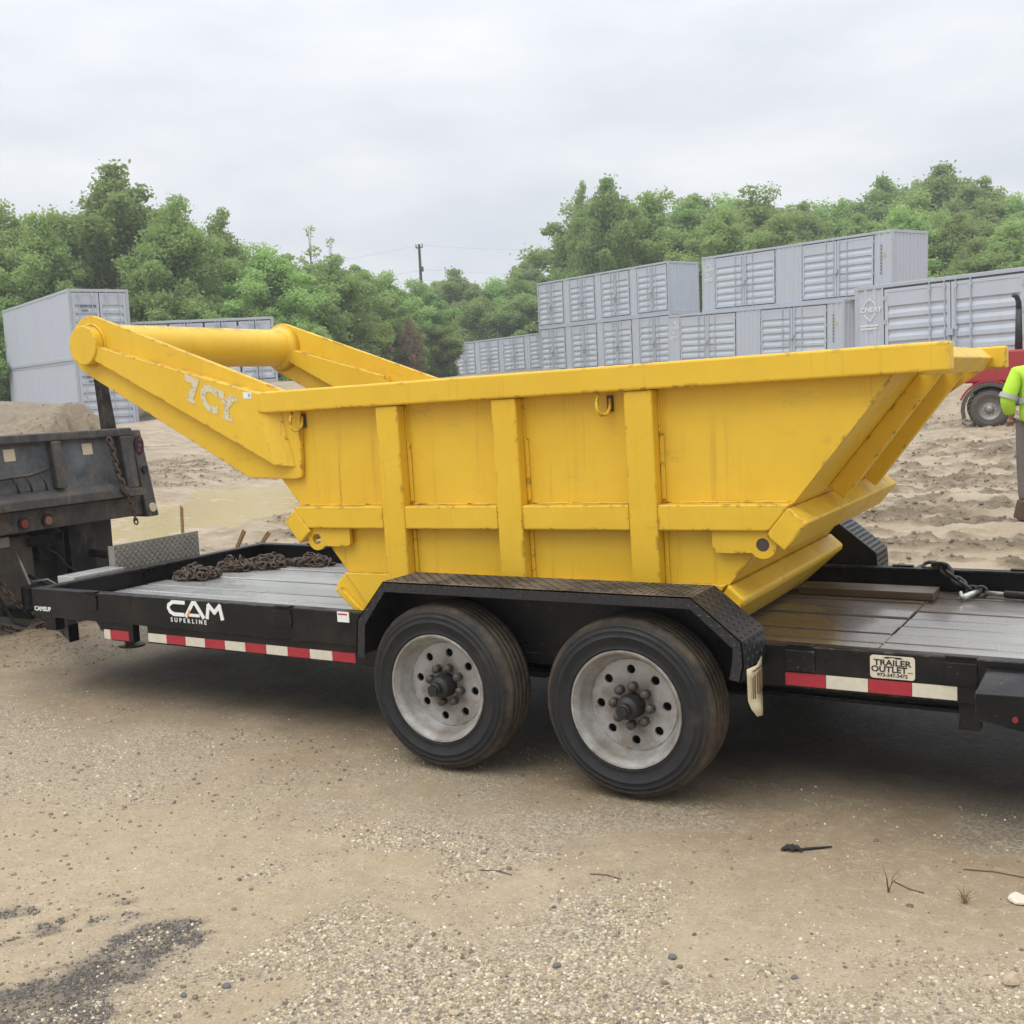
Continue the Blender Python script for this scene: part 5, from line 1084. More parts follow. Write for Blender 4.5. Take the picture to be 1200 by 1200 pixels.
# ------------------------------------------------------------------ dump truck in front of the trailer (tailgate towards the trailer)
DT = empty('dump_truck', (-6.2, 1.1, 0), 'dirty black dump truck coupled to the trailer, seen from its tailgate', 'truck')
TX = -5.78; sh = .115        # the gate leans: its foot stands further back than its top
def gx(z): return TX + sh * (.95 - z)
def gate_box(mb, y0, y1, z0, z1, d0, d1):
    mb.loft([(gx(z0) + d0, y0, z0), (gx(z0) + d1, y0, z0), (gx(z0) + d1, y1, z0), (gx(z0) + d0, y1, z0)], [(gx(z1) + d0, y0, z1), (gx(z1) + d1, y0, z1), (gx(z1) + d1, y1, z1), (gx(z1) + d0, y1, z1)])
def patina(name, a, b, rust):
    t = NT(name); W_ = t.world(); base = t.mix(t.rng(t.noise(5, 7, .7, W_), .35, .65), a, b)
    r_ = t.rng(t.noise(3.5, 7, .75, W_), .52, .66, 0, rust); base = t.mix(r_, base, t.mix(t.noise(20, 5, .7, W_), (.10, .06, .035), (.19, .135, .09)))
    s_ = t.rng(t.noise(1, 5, .65, t.mapv((20, 20, 1.5), W_)), .55, .72, 0, .5); base = t.mix(s_, base, (.15, .14, .13)); t.col(base); t.rough(.6); t.bump(t.noise(25, 6, .7, W_), .25, .01); M[name] = t.m
patina('gate_panel', (.035, .04, .047), (.12, .128, .138), .85); patina('gate_frame', (.018, .018, .018), (.075, .066, .056), .85); patina('hitch_brown', (.05, .042, .032), (.11, .09, .065), .7)
m = MB(); gate_box(m, -.02, 2.23, .40, .93, -.04, 0); tg = m.build('tailgate', 'gate_panel', DT)
m = MB(); gate_box(m, -.03, 2.24, .885, .955, -.06, .065); m.build('top_bar', 'gate_frame', tg, bevel=.012)
m = MB(); gate_box(m, -.03, 2.24, .365, .43, -.06, .085); m.loft([(gx(.43) + .0, -.03, .431), (gx(.43) + .085, -.03, .431), (gx(.43) + .085, 2.1, .431), (gx(.43), 2.1, .431)], [(gx(.5), -.03, .50), (gx(.5) + .01, -.03, .50), (gx(.5) + .01, 2.1, .50), (gx(.5), 2.1, .50)]); m.build('bottom_bar', 'gate_frame', tg, bevel=.01)
for y in (.0, .70, 1.40):
    m = MB(); gate_box(m, y, y + .095, .50, .885, .001, .07); m.build('gate_rib', 'gate_frame', tg, bevel=.01)
m = MB(); gate_box(m, 2.09, 2.22, .43, .885, .001, .075); m.build('gate_rib', 'gate_frame', tg, bevel=.01)
for y in (1.00, 1.74): m = MB(); gate_box(m, y, y + .10, .75, .845, .002, .006); m.build('paper_tag', 'paper_tag', tg)
# grab rail with bent bars on the gate
m = MB(); m.tube([(gx(.62) + .03, .72, .60), (gx(.64) + .06, .95, .625), (gx(.64) + .06, 1.15, .63), (gx(.66) + .03, 1.36, .67)], .016, n=6)
for y in (.82, 1.0, 1.12, 1.26): m.tube([(gx(.63) + .06, y, .63), (gx(.55) + .05, y + .04, .56), (gx(.50) + .02, y + .07, .50)], .010, n=5)
m.build('grab_rail', 'gate_frame', tg, smooth=True)
# corner post with lamps, side stakes
m = MB(); m.loft([(gx(.16) - .16, 2.30, .16), (gx(.16) + .02, 2.30, .16), (gx(.16) + .02, 2.43, .16), (gx(.16) - .16, 2.43, .16)], [(gx(.93) - .16, 2.255, .93), (gx(.93) + .02, 2.255, .93), (gx(.93) + .02, 2.37, .93), (gx(.93) - .16, 2.37, .93)]); cp = m.build('corner_post', 'gate_frame', DT, bevel=.012)
m = MB(); m.loft([(gx(.16) - .16, -.22, .16), (gx(.16) + .02, -.22, .16), (gx(.16) + .02, -.09, .16), (gx(.16) - .16, -.09, .16)], [(gx(.93) - .16, -.16, .93), (gx(.93) + .02, -.16, .93), (gx(.93) + .02, -.045, .93), (gx(.93) - .16, -.045, .93)]); m.build('corner_post', 'gate_frame', DT, bevel=.012)
m = MB(); m.cyl((gx(.80) + .018, 2.322, .80), (gx(.80) + .034, 2.322, .80), .05, n=18)
for v in m.v: v.z = .795 + (v.z - .80) * 1.7
m.build('corner_lamp', 'rubber_dark', cp)
for dz in (.055, .0, -.045): m = MB(); m.cyl((gx(.80) + .034, 2.322 + dz * .2, .795 + dz), (gx(.80) + .038, 2.322 + dz * .2, .795 + dz), .018, n=10); m.build('corner_lamp', 'red_lens', cp)
m = MB(); m.cyl((gx(.25) + .018, 2.365, .24), (gx(.25) + .034, 2.365, .24), .04, n=16); m.build('corner_lamp', 'paper_tag', cp)
m = MB(); m.cyl((gx(.58) + .018, 2.34, .58), (gx(.58) + .045, 2.34, .58), .03, n=10); m.build('latch', 'rubber_dark', cp)
m = MB(); m.loft([(-5.90, 2.06, .94), (-5.82, 2.06, .94), (-5.82, 2.17, .94), (-5.90, 2.17, .94)], [(-5.92, 2.04, 1.50), (-5.86, 2.04, 1.50), (-5.86, 2.13, 1.50), (-5.92, 2.13, 1.50)]); m.build('side_stake', 'truck_black', DT, bevel=.006)
# bed
m = MB(); m.box(-8.8, gx(.28) - .02, -.12, 2.30, .18, .355); m.build('rear_sill', 'gate_frame', DT, bevel=.01)
for y0, y1 in ((2.31, 2.37), (-.17, -.11)):
    m = MB(); m.box(-8.8, -5.98, y0, y1, .34, .90); m.build('bed_side', 'gate_frame', DT, bevel=.01)
m = MB(); m.box(-8.9, -8.8, -.17, 2.37, .34, .88); m.build('bed_headboard', 'gate_frame', DT, bevel=.01)
m = MB(); m.box(-8.8, -5.9, -.11, 2.31, .355, .385); m.build('bed_floor', 'gate_frame', DT)
for y, mt in ((1.09, 'red_lens'), (1.31, 'amber_lens')):
    m = MB(); m.cyl((gx(.28) - .02, y, .25), (gx(.28) - .004, y, .25), .052, n=20); lm_ = m.build('lamp_rim', 'rubber_dark', DT); m = MB(); m.cyl((gx(.28) - .006, y, .25), (gx(.28) + .008, y, .25), .036, n=20); m.build('lamp', mt, lm_, bevel=.004)
# chassis, hitch plate, flaps, hoses
for y in (.72, 1.38): m = MB(); m.box(-11.5, -5.95, y, y + .09, -.10, .15); m.build('chassis_rail', 'truck_black', DT, bevel=.006)
m = MB(); m.box(-6.02, -5.98, .30, 1.34, -.50, .12); m.build('hitch_plate', 'hitch_brown', DT, bevel=.006)
m = MB(); m.box(-5.98, -5.62, 1.0, 1.12, -.50, -.42); m.cyl((-5.66, 1.06, -.42), (-5.66, 1.06, -.33), .03, n=10); m.build('hitch_bar', 'truck_black', DT, bevel=.006)
m = MB(); m.box(-5.97, -5.95, .92, 1.12, .05, .14); m.build('tow_plate', 'steel_dull', DT, bevel=.01)
m = MB(); m.box(-5.92, -5.84, 1.60, 1.86, -.34, .19); m.build('step_post', 'truck_black', DT, bevel=.008)
m = MB(); m.box(-6.06, -6.04, 1.75, 2.20, -.40, .16); m.build('mud_flap', 'rubber_dark', DT)
m = MB(); m.box(-5.96, -5.93, 1.28, 1.60, .03, .11); m.build('cross_bracket', 'truck_black', DT)
m = MB(); m.box(-6.10, -6.06, 1.16, 1.62, -.42, .05); m.build('flap_center', 'rubber_dark', DT)
m = MB(); m.cyl((-5.86, 1.80, -.09), (-5.52, 1.86, -.13), .032, n=10); m.build('air_tank_pipe', 'truck_black', DT, smooth=True)
for pts, r_, mt in (([(-5.94, 1.15, .02), (-5.88, 1.17, -.15), (-5.86, 1.22, -.34), (-5.80, 1.26, -.42)], .012, 'steel_dull'), ([(-5.94, 1.40, .03), (-5.88, 1.5, -.06), (-5.86, 1.58, -.18), (-5.8, 1.7, -.28)], .009, 'rubber_dark'),
                    ([(-5.95, .95, -.30), (-5.75, .95, -.52), (-5.45, 1.05, -.60), (-5.2, 1.05, -.45)], .014, 'rubber_dark'), ([(-5.94, 1.24, -.2), (-5.86, 1.35, -.28), (-5.7, 1.45, -.38), (-5.5, 1.3, -.34)], .016, 'rubber_dark'), ([(-5.9, 1.2, -.25), (-5.8, 1.32, -.24), (-5.74, 1.42, -.33)], .01, 'steel_dull')):
    m = MB(); m.tube(pts, r_, n=7); m.build('hose', mt, DT, smooth=True)
def truck_wheel(x, y, s):
    t_ = MB(); t_.lathe([(.22, 0), (.30, -.01), (.38, 0), (.405, .03), (.405, .20), (.38, .23), (.30, .24), (.22, .23)], 32); ob = t_.build('wheel', 'muddy_rubber', DT, tc=False, smooth=True); ob.location = (x + 6.2, y - 1.1, .405); ob.rotation_euler = (0, 0, 0 if s < 0 else math.pi)
    r_ = MB(); r_.lathe([(.0, .06), (.10, .05), (.11, .09), (.20, .09), (.225, .01)], 24); r_.build('rim', 'steel_dull', ob, tc=False, smooth=True)
for y, s in ((-.12, -1), (.14, -1), (2.32, 1), (2.06, 1)): truck_wheel(-6.75, y, s)
for y, s in ((-.05, -1), (2.25, 1)): truck_wheel(-11.0, y, s)
# cab ahead of the bed
m = MB(); m.prism([(-9.1, .0), (-12.6, .0), (-12.65, .55), (-11.3, .68), (-10.75, 1.45), (-9.15, 1.5)], .02, 2.18); cb = m.build('cab', 'truck_black', DT, bevel=.05)
m = MB(); m.prism([(-9.4, .8), (-10.85, .8), (-10.55, 1.35), (-9.4, 1.38)], .008, .019); m.build('side_window', 'glass_dark', cb)
m = MB(); m.box(-9.098, -9.08, .35, 1.85, .75, 1.35); m.build('rear_window', 'glass_dark', cb)
# truck chains
def chain(name, pts, label, mat='rusty_chain', link=.055, wire=.0075, parent=None, cat='chain', group=None):
    """links strung along a path (trailer coordinates)"""
    P_ = [Vector(p) for p in pts]; seg = [0]
    for a, b in zip(P_, P_[1:]): seg.append(seg[-1] + (b - a).length)
    m = MB(); n = int(seg[-1] / (link * .72)); r_ = random.Random(len(label))
    for k in range(n):
        s = (k + .5) * seg[-1] / n; i = max(j for j in range(len(seg)) if seg[j] <= s and j < len(P_) - 1); f = (s - seg[i]) / (seg[i + 1] - seg[i]); c = P_[i].lerp(P_[i + 1], f); d = (P_[i + 1] - P_[i]).normalized()
        a = d.orthogonal().normalized(); b = d.cross(a); t0 = (k % 2) * math.pi / 2 + r_.uniform(-.3, .3); u = a * math.cos(t0) + b * math.sin(t0)
        m.tube([c + d * (math.cos(q) * link * .5 + (link * .12 if math.cos(q) > 0 else -link * .12)) + u * (math.sin(q) * link * .32) for q in np.linspace(0, 2 * math.pi, 11)[:-1]], wire, n=5, closed=True)
    o = m.build(name, mat, parent, smooth=True)
    return tag(o, label, cat, group) if parent is None else o
chain('gate_chain', [(gx(.9) + .09, 1.96, .87), (gx(.8) + .09, 1.985, .75), (gx(.6) + .085, 2.0, .58), (gx(.46) + .1, 2.02, .47)], 'gate', parent=DT, link=.06, wire=.010)
chain('gate_chain', [(gx(.46) + .10, 2.0, .45), (gx(.35) + .1, 2.06, .36), (gx(.2) + .1, 2.09, .20), (gx(.2) + .1, 2.10, .13)], 'gate2', parent=DT, link=.05, wire=.007)
chain('safety_chain', [(-5.96, .93, -.12), (-5.80, .98, -.34), (-5.55, 1.06, -.50), (-5.30, 1.12, -.56), (-5.12, 1.16, -.40)], 'rusty safety chain sagging from the truck hitch to the trailer tongue', link=.075, wire=.011)
chain('safety_chain', [(-5.97, .62, -.28), (-5.8, .78, -.50), (-5.55, .92, -.58), (-5.25, 1.0, -.44)], 'second safety chain lying under the tongue at the left edge', link=.075, wire=.011)

# ------------------------------------------------------------------ chains and gear on the deck
def chain_pile(x, y, sx, sy, n, label, seed):
    r_ = random.Random(seed); m = MB(); link = .062
    for k in range(n):
        a = r_.random() * 6.28; rr = math.sqrt(r_.random()); c = Vector((x + math.cos(a) * rr * sx, y + math.sin(a) * rr * sy, DK + .012 + .062 * (1 - rr) * r_.random() * 1.5)); d = Vector((r_.uniform(-1, 1), r_.uniform(-1, 1), r_.uniform(-.35, .35))).normalized(); u = d.cross(Vector((r_.uniform(-.4, .4), r_.uniform(-.4, .4), 1))).normalized()
        if r_.random() < .4: u = d.cross(u).normalized(); c.z += .012
        m.tube([c + d * (math.cos(q) * link * .36 + (link * .14 if math.cos(q) > 0 else -link * .14)) + u * (math.sin(q) * link * .32) for q in np.linspace(0, 2 * math.pi, 11)[:-1]], .0072, n=5, closed=True)
    tag(m.build('chain_pile', 'rusty_chain', None, smooth=True), label, 'chain', 'rusty chain heaps on the deck')
chain_pile(-3.93, 1.18, .15, .15, 120, 'heaped rusty chain on the deck, the one nearest the front corner', 1)
chain_pile(-3.92, 1.55, .15, .13, 110, 'middle heap of rusty chain along the front rail', 2)
chain_pile(-3.78, 1.74, .22, .15, 170, 'largest heap of rusty chain near the far rail', 3)
chain_pile(-3.45, 1.86, .20, .10, 90, 'heap of rusty chain trailing towards the hopper', 4)
m = MB(); m.box(.30, 1.035, 1.70, 1.90, DK + .006, DK + .048); tag(m.build('loose_plank', 'deck_brown', None, bevel=.004), 'loose plank lying on the deck against the far rail behind the hopper foot', 'plank')
chain('tie_chain', [(.93, 2.10, .012), (1.02, 2.07, .02), (1.06, 2.03, -.015), (1.12, 1.98, -.05), (1.19, 1.93, -.085), (1.23, 1.90, -.09)], 'dark tie-down chain hanging over the far rail to the load binder', mat='dark_chain', link=.075, wire=.011)
LBn = empty('load_binder', (1.30, 1.87, DK + ZG), 'steel load binder with bright hook on the deck by the far rail', 'binder')
m = MB(); m.tube([(1.235, 1.885, -.085), (1.205, 1.85, -.095), (1.175, 1.80, -.105), (1.16, 1.785, -.095), (1.16, 1.80, -.075)], [.012, .016, .018, .014, .008], n=8); m.build('hook', 'bright_steel', LBn, smooth=True)
m = MB(); m.tube([(1.25 + .03 * math.cos(a), 1.89, -.088 + .03 * math.sin(a)) for a in np.linspace(0, 6.28, 13)[:-1]], .009, n=6, closed=True); m.build('ring', 'dark_chain', LBn, smooth=True)
m = MB(); m.cyl((1.27, 1.885, -.092), (1.38, 1.868, -.092), .013, n=10); m.build('screw', 'steel_dull', LBn, smooth=True)
m = MB(); m.cyl((1.37, 1.87, -.092), (1.72, 1.82, -.092), .021, n=12); m.build('barrel', 'dark_chain', LBn, smooth=True)

# ------------------------------------------------------------------ red site machine behind the person
gz = h1(-1.08, 20.33); RMc = empty('site_machine', (-1.08, 20.33, gz), 'red wheeled site machine with mudguard and black exhaust at the right edge', 'machine', rz=R(9))
def rb(m, name, mat, parent=None, **k): return m.build(name, mat, parent or RMc, tc=False, **k)
def arch(cx, cz, r0, r1, a0, a1, n=12): return [(cx + r1 * math.cos(R(a)), cz + r1 * math.sin(R(a))) for a in np.linspace(a0, a1, n)] + [(cx + r0 * math.cos(R(a)), cz + r0 * math.sin(R(a))) for a in np.linspace(a1, a0, n)]
wm = MB(); wm.lathe([(.21, .0), (.30, -.02), (.36, .0), (.385, .03), (.385, .27), (.36, .30), (.30, .32), (.21, .30)], 40)
for k in range(22):
    a = 2 * math.pi * k / 22
    for s_ in (0, 1): 
        a2 = a + s_ * .14; c, s2 = math.cos(a2), math.sin(a2); c3, s3 = math.cos(a2 + .13), math.sin(a2 + .13); y0, y1 = (.005, .15) if s_ == 0 else (.15, .295)
        wm.loft([(.378 * c, y0, .378 * s2), (.378 * c3, y0, .378 * s3), (.378 * c3, y1, .378 * s3), (.378 * c, y1, .378 * s2)], [(.408 * c, y0, .408 * s2), (.408 * c3, y0, .408 * s3), (.408 * c3, y1, .408 * s3), (.408 * c, y1, .408 * s2)])
w1 = rb(wm, 'wheel', 'muddy_rubber'); w1.location = (0, -.2, .41)
rm_ = MB(); rm_.lathe([(.0, .02), (.07, .015), (.075, .06), (.15, .075), (.19, .045), (.215, .0), (.222, .01)], 28); r1_ = rb(rm_, 'rim', 'steel_dull', w1, smooth=True)
for k in range(10): m = MB(); a = 2 * math.pi * k / 10; m.cyl((.115 * math.cos(a), .058, .115 * math.sin(a)), (.115 * math.cos(a), .085, .115 * math.sin(a)), .015, n=6); rb(m, 'lug_nut', 'bright_steel', w1)
for p_ in ((2.1, -.2, .41), (0.0, 1.7, .41), (2.1, 1.7, .41)):
    o = copy_tree(w1, RMc); o.location = p_
m = MB(); m.prism(arch(0, .41, .47, .55, 8, 200), -.22, .16); rb(m, 'mudguard', 'muddy_rubber', bevel=.01)
m = MB(); m.prism([(-.50, .95), (3.0, .95), (3.1, 1.30), (3.0, 1.60), (-.05, 1.60), (-.50, 1.40)], .0, 1.5); bd = rb(m, 'body', 'machine_red', bevel=.05)
m = MB(); m.box(-.30, 2.9, .15, 1.4, .45, .95); rb(m, 'chassis', 'machine_black', bevel=.03)
m = MB(); m.prism(arch(0, .41, .56, .60, 20, 160), -.10, .0); rb(m, 'red_arch', 'machine_red')
m = MB(); m.cyl((.56, .2, 1.58), (.56, .2, 2.42), .075, .06, n=14); m.tube([(.56, .2, 2.40), (.555, .19, 2.56), (.52, .15, 2.66), (.46, .10, 2.70)], [.06, .055, .05, .05], n=12); rb(m, 'exhaust', 'machine_black', smooth=True)
m = MB(); m.prism([(1.2, 1.78), (2.6, 1.78), (2.5, 2.7), (1.4, 2.7)], .1, 1.1); rb(m, 'cab', 'machine_black', bevel=.04)
m = MB(); m.prism([(1.35, 1.9), (2.45, 1.9), (2.38, 2.6), (1.5, 2.6)], .085, .099); rb(m, 'cab_window', 'glass_dark')
m = MB(); m.box(.72, 1.15, .2, .7, 1.78, 1.9); m.cyl((.8, .4, 1.9), (1.1, .4, 1.95), .10, n=10); rb(m, 'engine_cover', 'stake_wood', bevel=.02)

# ------------------------------------------------------------------ person in lime vest at the right edge, seen from behind
px, py = .98, 7.92; pz = h1(px, py)
PR = empty('person', (px, py, pz), 'person in lime high-visibility vest and grey trousers at the right edge, seen from behind', 'person', rz=R(24)); PR.scale = (1.05, 1.05, 1.05)
def skin_mesh(name, verts, edges, radii, mat, parent, sub=2):
    me_ = bpy.data.meshes.new(name); me_.from_pydata(verts, edges, []); ob = bpy.data.objects.new(name, me_); C.objects.link(ob)
    sk = ob.modifiers.new('skin', 'SKIN'); sk.use_smooth_shade = True
    lay = me_.skin_vertices[0].data if me_.skin_vertices else None
    if lay is None:
        bpy.context.view_layer.objects.active = ob; bpy.context.view_layer.update(); 
        lay = me_.skin_vertices[0].data if me_.skin_vertices else me_.attributes
    for i_, r_ in enumerate(radii): lay[i_].radius = r_ if isinstance(r_, tuple) else (r_, r_)
    lay[0].use_root = True
    sb = ob.modifiers.new('sub', 'SUBSURF'); sb.levels = sub; sb.render_levels = sub
    me_.materials.append(M[mat]); ob.parent = parent; return ob
# x to the person's right as seen from behind (screen right), y away from camera
V = [(0, 0, .95), (0, -.01, 1.12), (0, -.01, 1.30), (0, 0, 1.44), (0, .01, 1.53), (0, .03, 1.62), (0, .035, 1.71),
     (-.10, 0, .90), (-.115, .01, .50), (-.12, -.02, .09), (-.13, .10, .045), (.10, 0, .90), (.12, .02, .50), (.13, .0, .09), (.14, .12, .045),
     (-.19, 0, 1.42), (-.30, -.03, 1.16), (-.22, .09, .99), (.19, 0, 1.42), (.25, .0, 1.15), (.25, .10, .92)]
E_ = [(0, 1), (1, 2), (2, 3), (3, 4), (4, 5), (5, 6), (0, 7), (7, 8), (8, 9), (9, 10), (0, 11), (11, 12), (12, 13), (13, 14), (3, 15), (15, 16), (16, 17), (3, 18), (18, 19), (19, 20)]
Rd = [(.15, .11), (.145, .105), (.165, .115), (.12, .09), .055, (.082, .095), (.075, .085), (.095, .10), .065, .045, .04, (.095, .10), .065, .045, .04, .065, .048, .034, .065, .048, .034]
body = skin_mesh('body', V, E_, Rd, 'skin', PR)
legs = skin_mesh('trousers', [(0, 0, 1.0), (-.10, 0, .88), (-.117, .01, .50), (-.122, -.015, .17), (.10, 0, .88), (.122, .02, .50), (.132, .0, .17)], [(0, 1), (1, 2), (2, 3), (0, 4), (4, 5), (5, 6)], [(.175, .135), (.12, .125), .088, .070, (.12, .125), .088, .070], 'trouser_grey', PR)
vest = skin_mesh('vest', [(0, 0, .84), (0, -.01, 1.12), (0, -.01, 1.30), (0, 0, 1.43), (0, .005, 1.50), (-.195, 0, 1.415), (-.305, -.03, 1.17), (-.245, .06, 1.03), (.195, 0, 1.415), (.255, .0, 1.16), (.255, .08, .98)], [(0, 1), (1, 2), (2, 3), (3, 4), (3, 5), (5, 6), (6, 7), (3, 8), (8, 9), (9, 10)],
                 [(.205, .15), (.195, .145), (.205, .15), (.155, .115), (.075, .075), .088, .075, .062, .088, .075, .062], 'vest_lime', PR)
for i_, (pts, hw) in enumerate((([(-.225, z) for z in (1,)], 0),)): pass
def hoop(cx, cy, cz, rx, ry, h, tilt=(0, 0, 0), name='reflective_band'):
    m = MB(); n = 36; Mt = Matrix.Translation((cx, cy, cz)) @ Matrix.Rotation(tilt[0], 4, 'X') @ Matrix.Rotation(tilt[1], 4, 'Y')
    vs = [Mt @ Vector((rx * math.cos(2 * math.pi * k / n), ry * math.sin(2 * math.pi * k / n), z)) for k in range(n) for z in (-h / 2, h / 2)]
    m.add(vs, [(2 * k, 2 * ((k + 1) % n), 2 * ((k + 1) % n) + 1, 2 * k + 1) for k in range(n)]); m.build(name, 'vest_silver', vest, tc=False, smooth=True)
hoop(0, -.01, 1.16, .213, .163, .05); hoop(-.285, -.022, 1.20, .088, .086, .045, (0, R(22)))
for sx in (-.115, .115):
    m = MB(); m.tube([(sx, -.165, 1.17), (sx, -.168, 1.28), (sx * .95, -.145, 1.40), (sx * .85, -.08, 1.475), (sx * .8, .02, 1.50)], .018, n=6); 
    m.build('reflective_band', 'vest_silver', vest, tc=False, smooth=True)
m = MB(); m.lathe([(.0, 0), (.05, 0), (.055, .004), (.05, .008), (.0, .008)], 20); q_ = m.build('vest_print', 'ink', vest, tc=False); q_.location = (.03, -.172, 1.345); q_.rotation_euler = (R(6), 0, 0)
m = MB()
for k, wd in enumerate((.10, .08)): m.box(.03 - wd / 2, .03 + wd / 2, -.176, -.172, 1.255 - k * .025, 1.265 - k * .025)
m.build('vest_print', 'ink', vest, tc=False)
hair = MB(); hair.lathe([(.0, .12), (.05, .112), (.085, .075), (.098, .02), (.096, -.04), (.088, -.075)], 20, axis='z'); ho = hair.build('hair', 'hair_brown', PR, tc=False, smooth=True); ho.location = (0, .018, 1.69)
m = MB(); m.tube([(0, .125, 1.655), (0, .15, 1.645), (0, .125, 1.63)], [.008, .016, .010], n=8)
for sx in (-.09, .09): m.tube([(sx, .03, 1.68), (sx * 1.12, .015, 1.665), (sx, .03, 1.635)], .012, n=6)
for sx in (-.033, .033): m.cyl((sx, .108, 1.675), (sx, .121, 1.675), .012, n=8)
m.tube([(-.025, .115, 1.605), (0, .122, 1.602), (.025, .115, 1.605)], .006, n=6); m.build('face', 'skin', PR, tc=False, smooth=True)
def hand(ox, oy, oz, sx):
    vs = [(ox, oy, oz), (ox + sx * .01, oy + .05, oz - .03)]; es = [(0, 1)]; rs = [(.030, .018), (.036, .018)]
    for k, (dx, ln) in enumerate(((-.026, .066), (-.009, .074), (.009, .07), (.025, .056))):
        b = len(vs); vs += [(ox + sx * .01 + dx, oy + .06, oz - .035), (ox + sx * .01 + dx, oy + .06 + ln * .5, oz - .05), (ox + sx * .01 + dx, oy + .055 + ln * .8, oz - .082)]; es += [(1, b), (b, b + 1), (b + 1, b + 2)]; rs += [.0095, .0088, .0075]
    b = len(vs); vs += [(ox + sx * .045, oy + .03, oz - .01), (ox + sx * .052, oy + .062, oz - .03)]; es += [(0, b), (b, b + 1)]; rs += [.010, .0085]
    return skin_mesh('hand', vs, es, rs, 'skin', PR, 1)
hand(-.215, .10, .985, 1); hand(.25, .11, .90, -1)
for sx, yy in ((-.13, .03), (.14, .05)):
    m = MB(); m.loft([(sx - .055, yy - .15, .0), (sx + .055, yy - .15, .0), (sx + .055, yy + .16, .0), (sx - .055, yy + .16, .0)], [(sx - .05, yy - .14, .20), (sx + .05, yy - .14, .20), (sx + .05, yy + .05, .20), (sx - .05, yy + .05, .20)]); m.build('boot', 'boot_brown', PR, tc=False, bevel=.02)

# ------------------------------------------------------------------ wooden stakes by the truck
for (x, y, hh, lx, lab) in ((-9.9, 6.6, .42, .02, 'upright brown survey stake in the mud right of the truck'), (-7.6, 5.2, .30, .25, 'short stick leaning behind the silver panel, left one'), (-7.35, 5.3, .24, .3, 'short stick leaning behind the silver panel, right one')):
    z = h1(x, y); m = MB(); m.loft([(x - .02, y - .012, z - .1), (x + .02, y - .012, z - .1), (x + .02, y + .012, z - .1), (x - .02, y + .012, z - .1)], [(x + lx - .02, y - .012, z + hh), (x + lx + .02, y - .012, z + hh - .03), (x + lx + .02, y + .012, z + hh - .03), (x + lx - .02, y + .012, z + hh)])
    tag(m.build('wooden_stake', 'stake_wood', None, tc=False), lab, 'stake', 'wooden stakes in the mud')

# ------------------------------------------------------------------ gravel and litter in the foreground
def scatter(name, n, region, smin, smax, mats, dens, label, seed, power=2.5, sink=.3):
    rg = np.random.default_rng(seed); x = rg.uniform(region[0], region[1], n * 7); y = rg.uniform(region[2], region[3], n * 7); k = rg.random(n * 7) < dens(x, y); x, y = x[k][:n], y[k][:n]; n = len(x)
    z = height(x, y); s = smin + (smax - smin) * rg.random(n) ** power
    oc = np.array([(1, 0, -.5), (0, 1, -.5), (-1, 0, -.5), (0, -1, -.5), (.6, .6, .75), (-.6, .6, .75), (-.6, -.6, .75), (.6, -.6, .75)], float)
    fa = np.array([(0, 1, 4), (1, 2, 5), (2, 3, 6), (3, 0, 7), (0, 4, 7), (1, 5, 4), (2, 6, 5), (3, 7, 6), (4, 5, 6), (4, 6, 7)])
    a = rg.uniform(0, 6.28, n); ca, sa = np.cos(a), np.sin(a); V_ = oc[None] * (1 + rg.uniform(-.28, .28, (n, 8, 3))) * (s[:, None, None] * np.stack([rg.uniform(.8, 1.3, n), rg.uniform(.6, 1., n), rg.uniform(.45, .8, n)], -1)[:, None, :])
    vx = V_[..., 0] * ca[:, None] - V_[..., 1] * sa[:, None] + x[:, None]; vy = V_[..., 0] * sa[:, None] + V_[..., 1] * ca[:, None] + y[:, None]; vz = V_[..., 2] + (z + s * (.5 - sink) * .6)[:, None]
    co = np.stack([vx, vy, vz], -1).reshape(-1, 3); F = (fa[None] + 8 * np.arange(n)[:, None, None]).reshape(-1, 3)
    m_ = bpy.data.meshes.new(name); m_.vertices.add(len(co)); m_.vertices.foreach_set('co', co.astype(np.float32).ravel()); m_.loops.add(F.size); m_.loops.foreach_set('vertex_index', F.ravel().astype(np.int32)); m_.polygons.add(len(F)); m_.polygons.foreach_set('loop_start', (np.arange(len(F)) * 3).astype(np.int32)); m_.polygons.foreach_set('loop_total', np.full(len(F), 3, np.int32)); m_.update(calc_edges=True)
    m_.materials.append(M[mats]); o = bpy.data.objects.new(name, m_); C.objects.link(o); return tag(o, label, None, None, 'stuff')
def island_mat(name, stops):
    t = NT(name); g = t.n('ShaderNodeNewGeometry'); cr_ = t.n('ShaderNodeValToRGB'); cr_.color_ramp.interpolation = 'LINEAR'
    while len(cr_.color_ramp.elements) < len(stops): cr_.color_ramp.elements.new(.5)
    for e, (p, c) in zip(cr_.color_ramp.elements, stops): e.position = p; e.color = c + (1,)
    t.l(g.outputs['Random Per Island'], cr_.inputs[0]); t.col(t.mix(t.rng(t.noise(120, 4, .6, t.world()), .3, .7, 0, .35), cr_.outputs[0], (.35, .275, .18))); t.rough(.8); M[name] = t.m
island_mat('pebbles', [(0, (.06, .058, .055)), (.06, (.15, .15, .155)), (.12, (.17, .13, .085)), (.34, (.30, .235, .145)), (.58, (.40, .315, .20)), (.72, (.52, .445, .32)), (.86, (.62, .54, .39)), (.94, (.70, .66, .58)), (1.0, (.58, .44, .22))])
island_mat('millings', [(0, (.02, .02, .02)), (.5, (.045, .044, .044)), (.85, (.10, .098, .095)), (1, (.2, .18, .15))]); island_mat('clods', [(0, (.085, .062, .04)), (.6, (.16, .12, .08)), (1, (.27, .215, .15))])
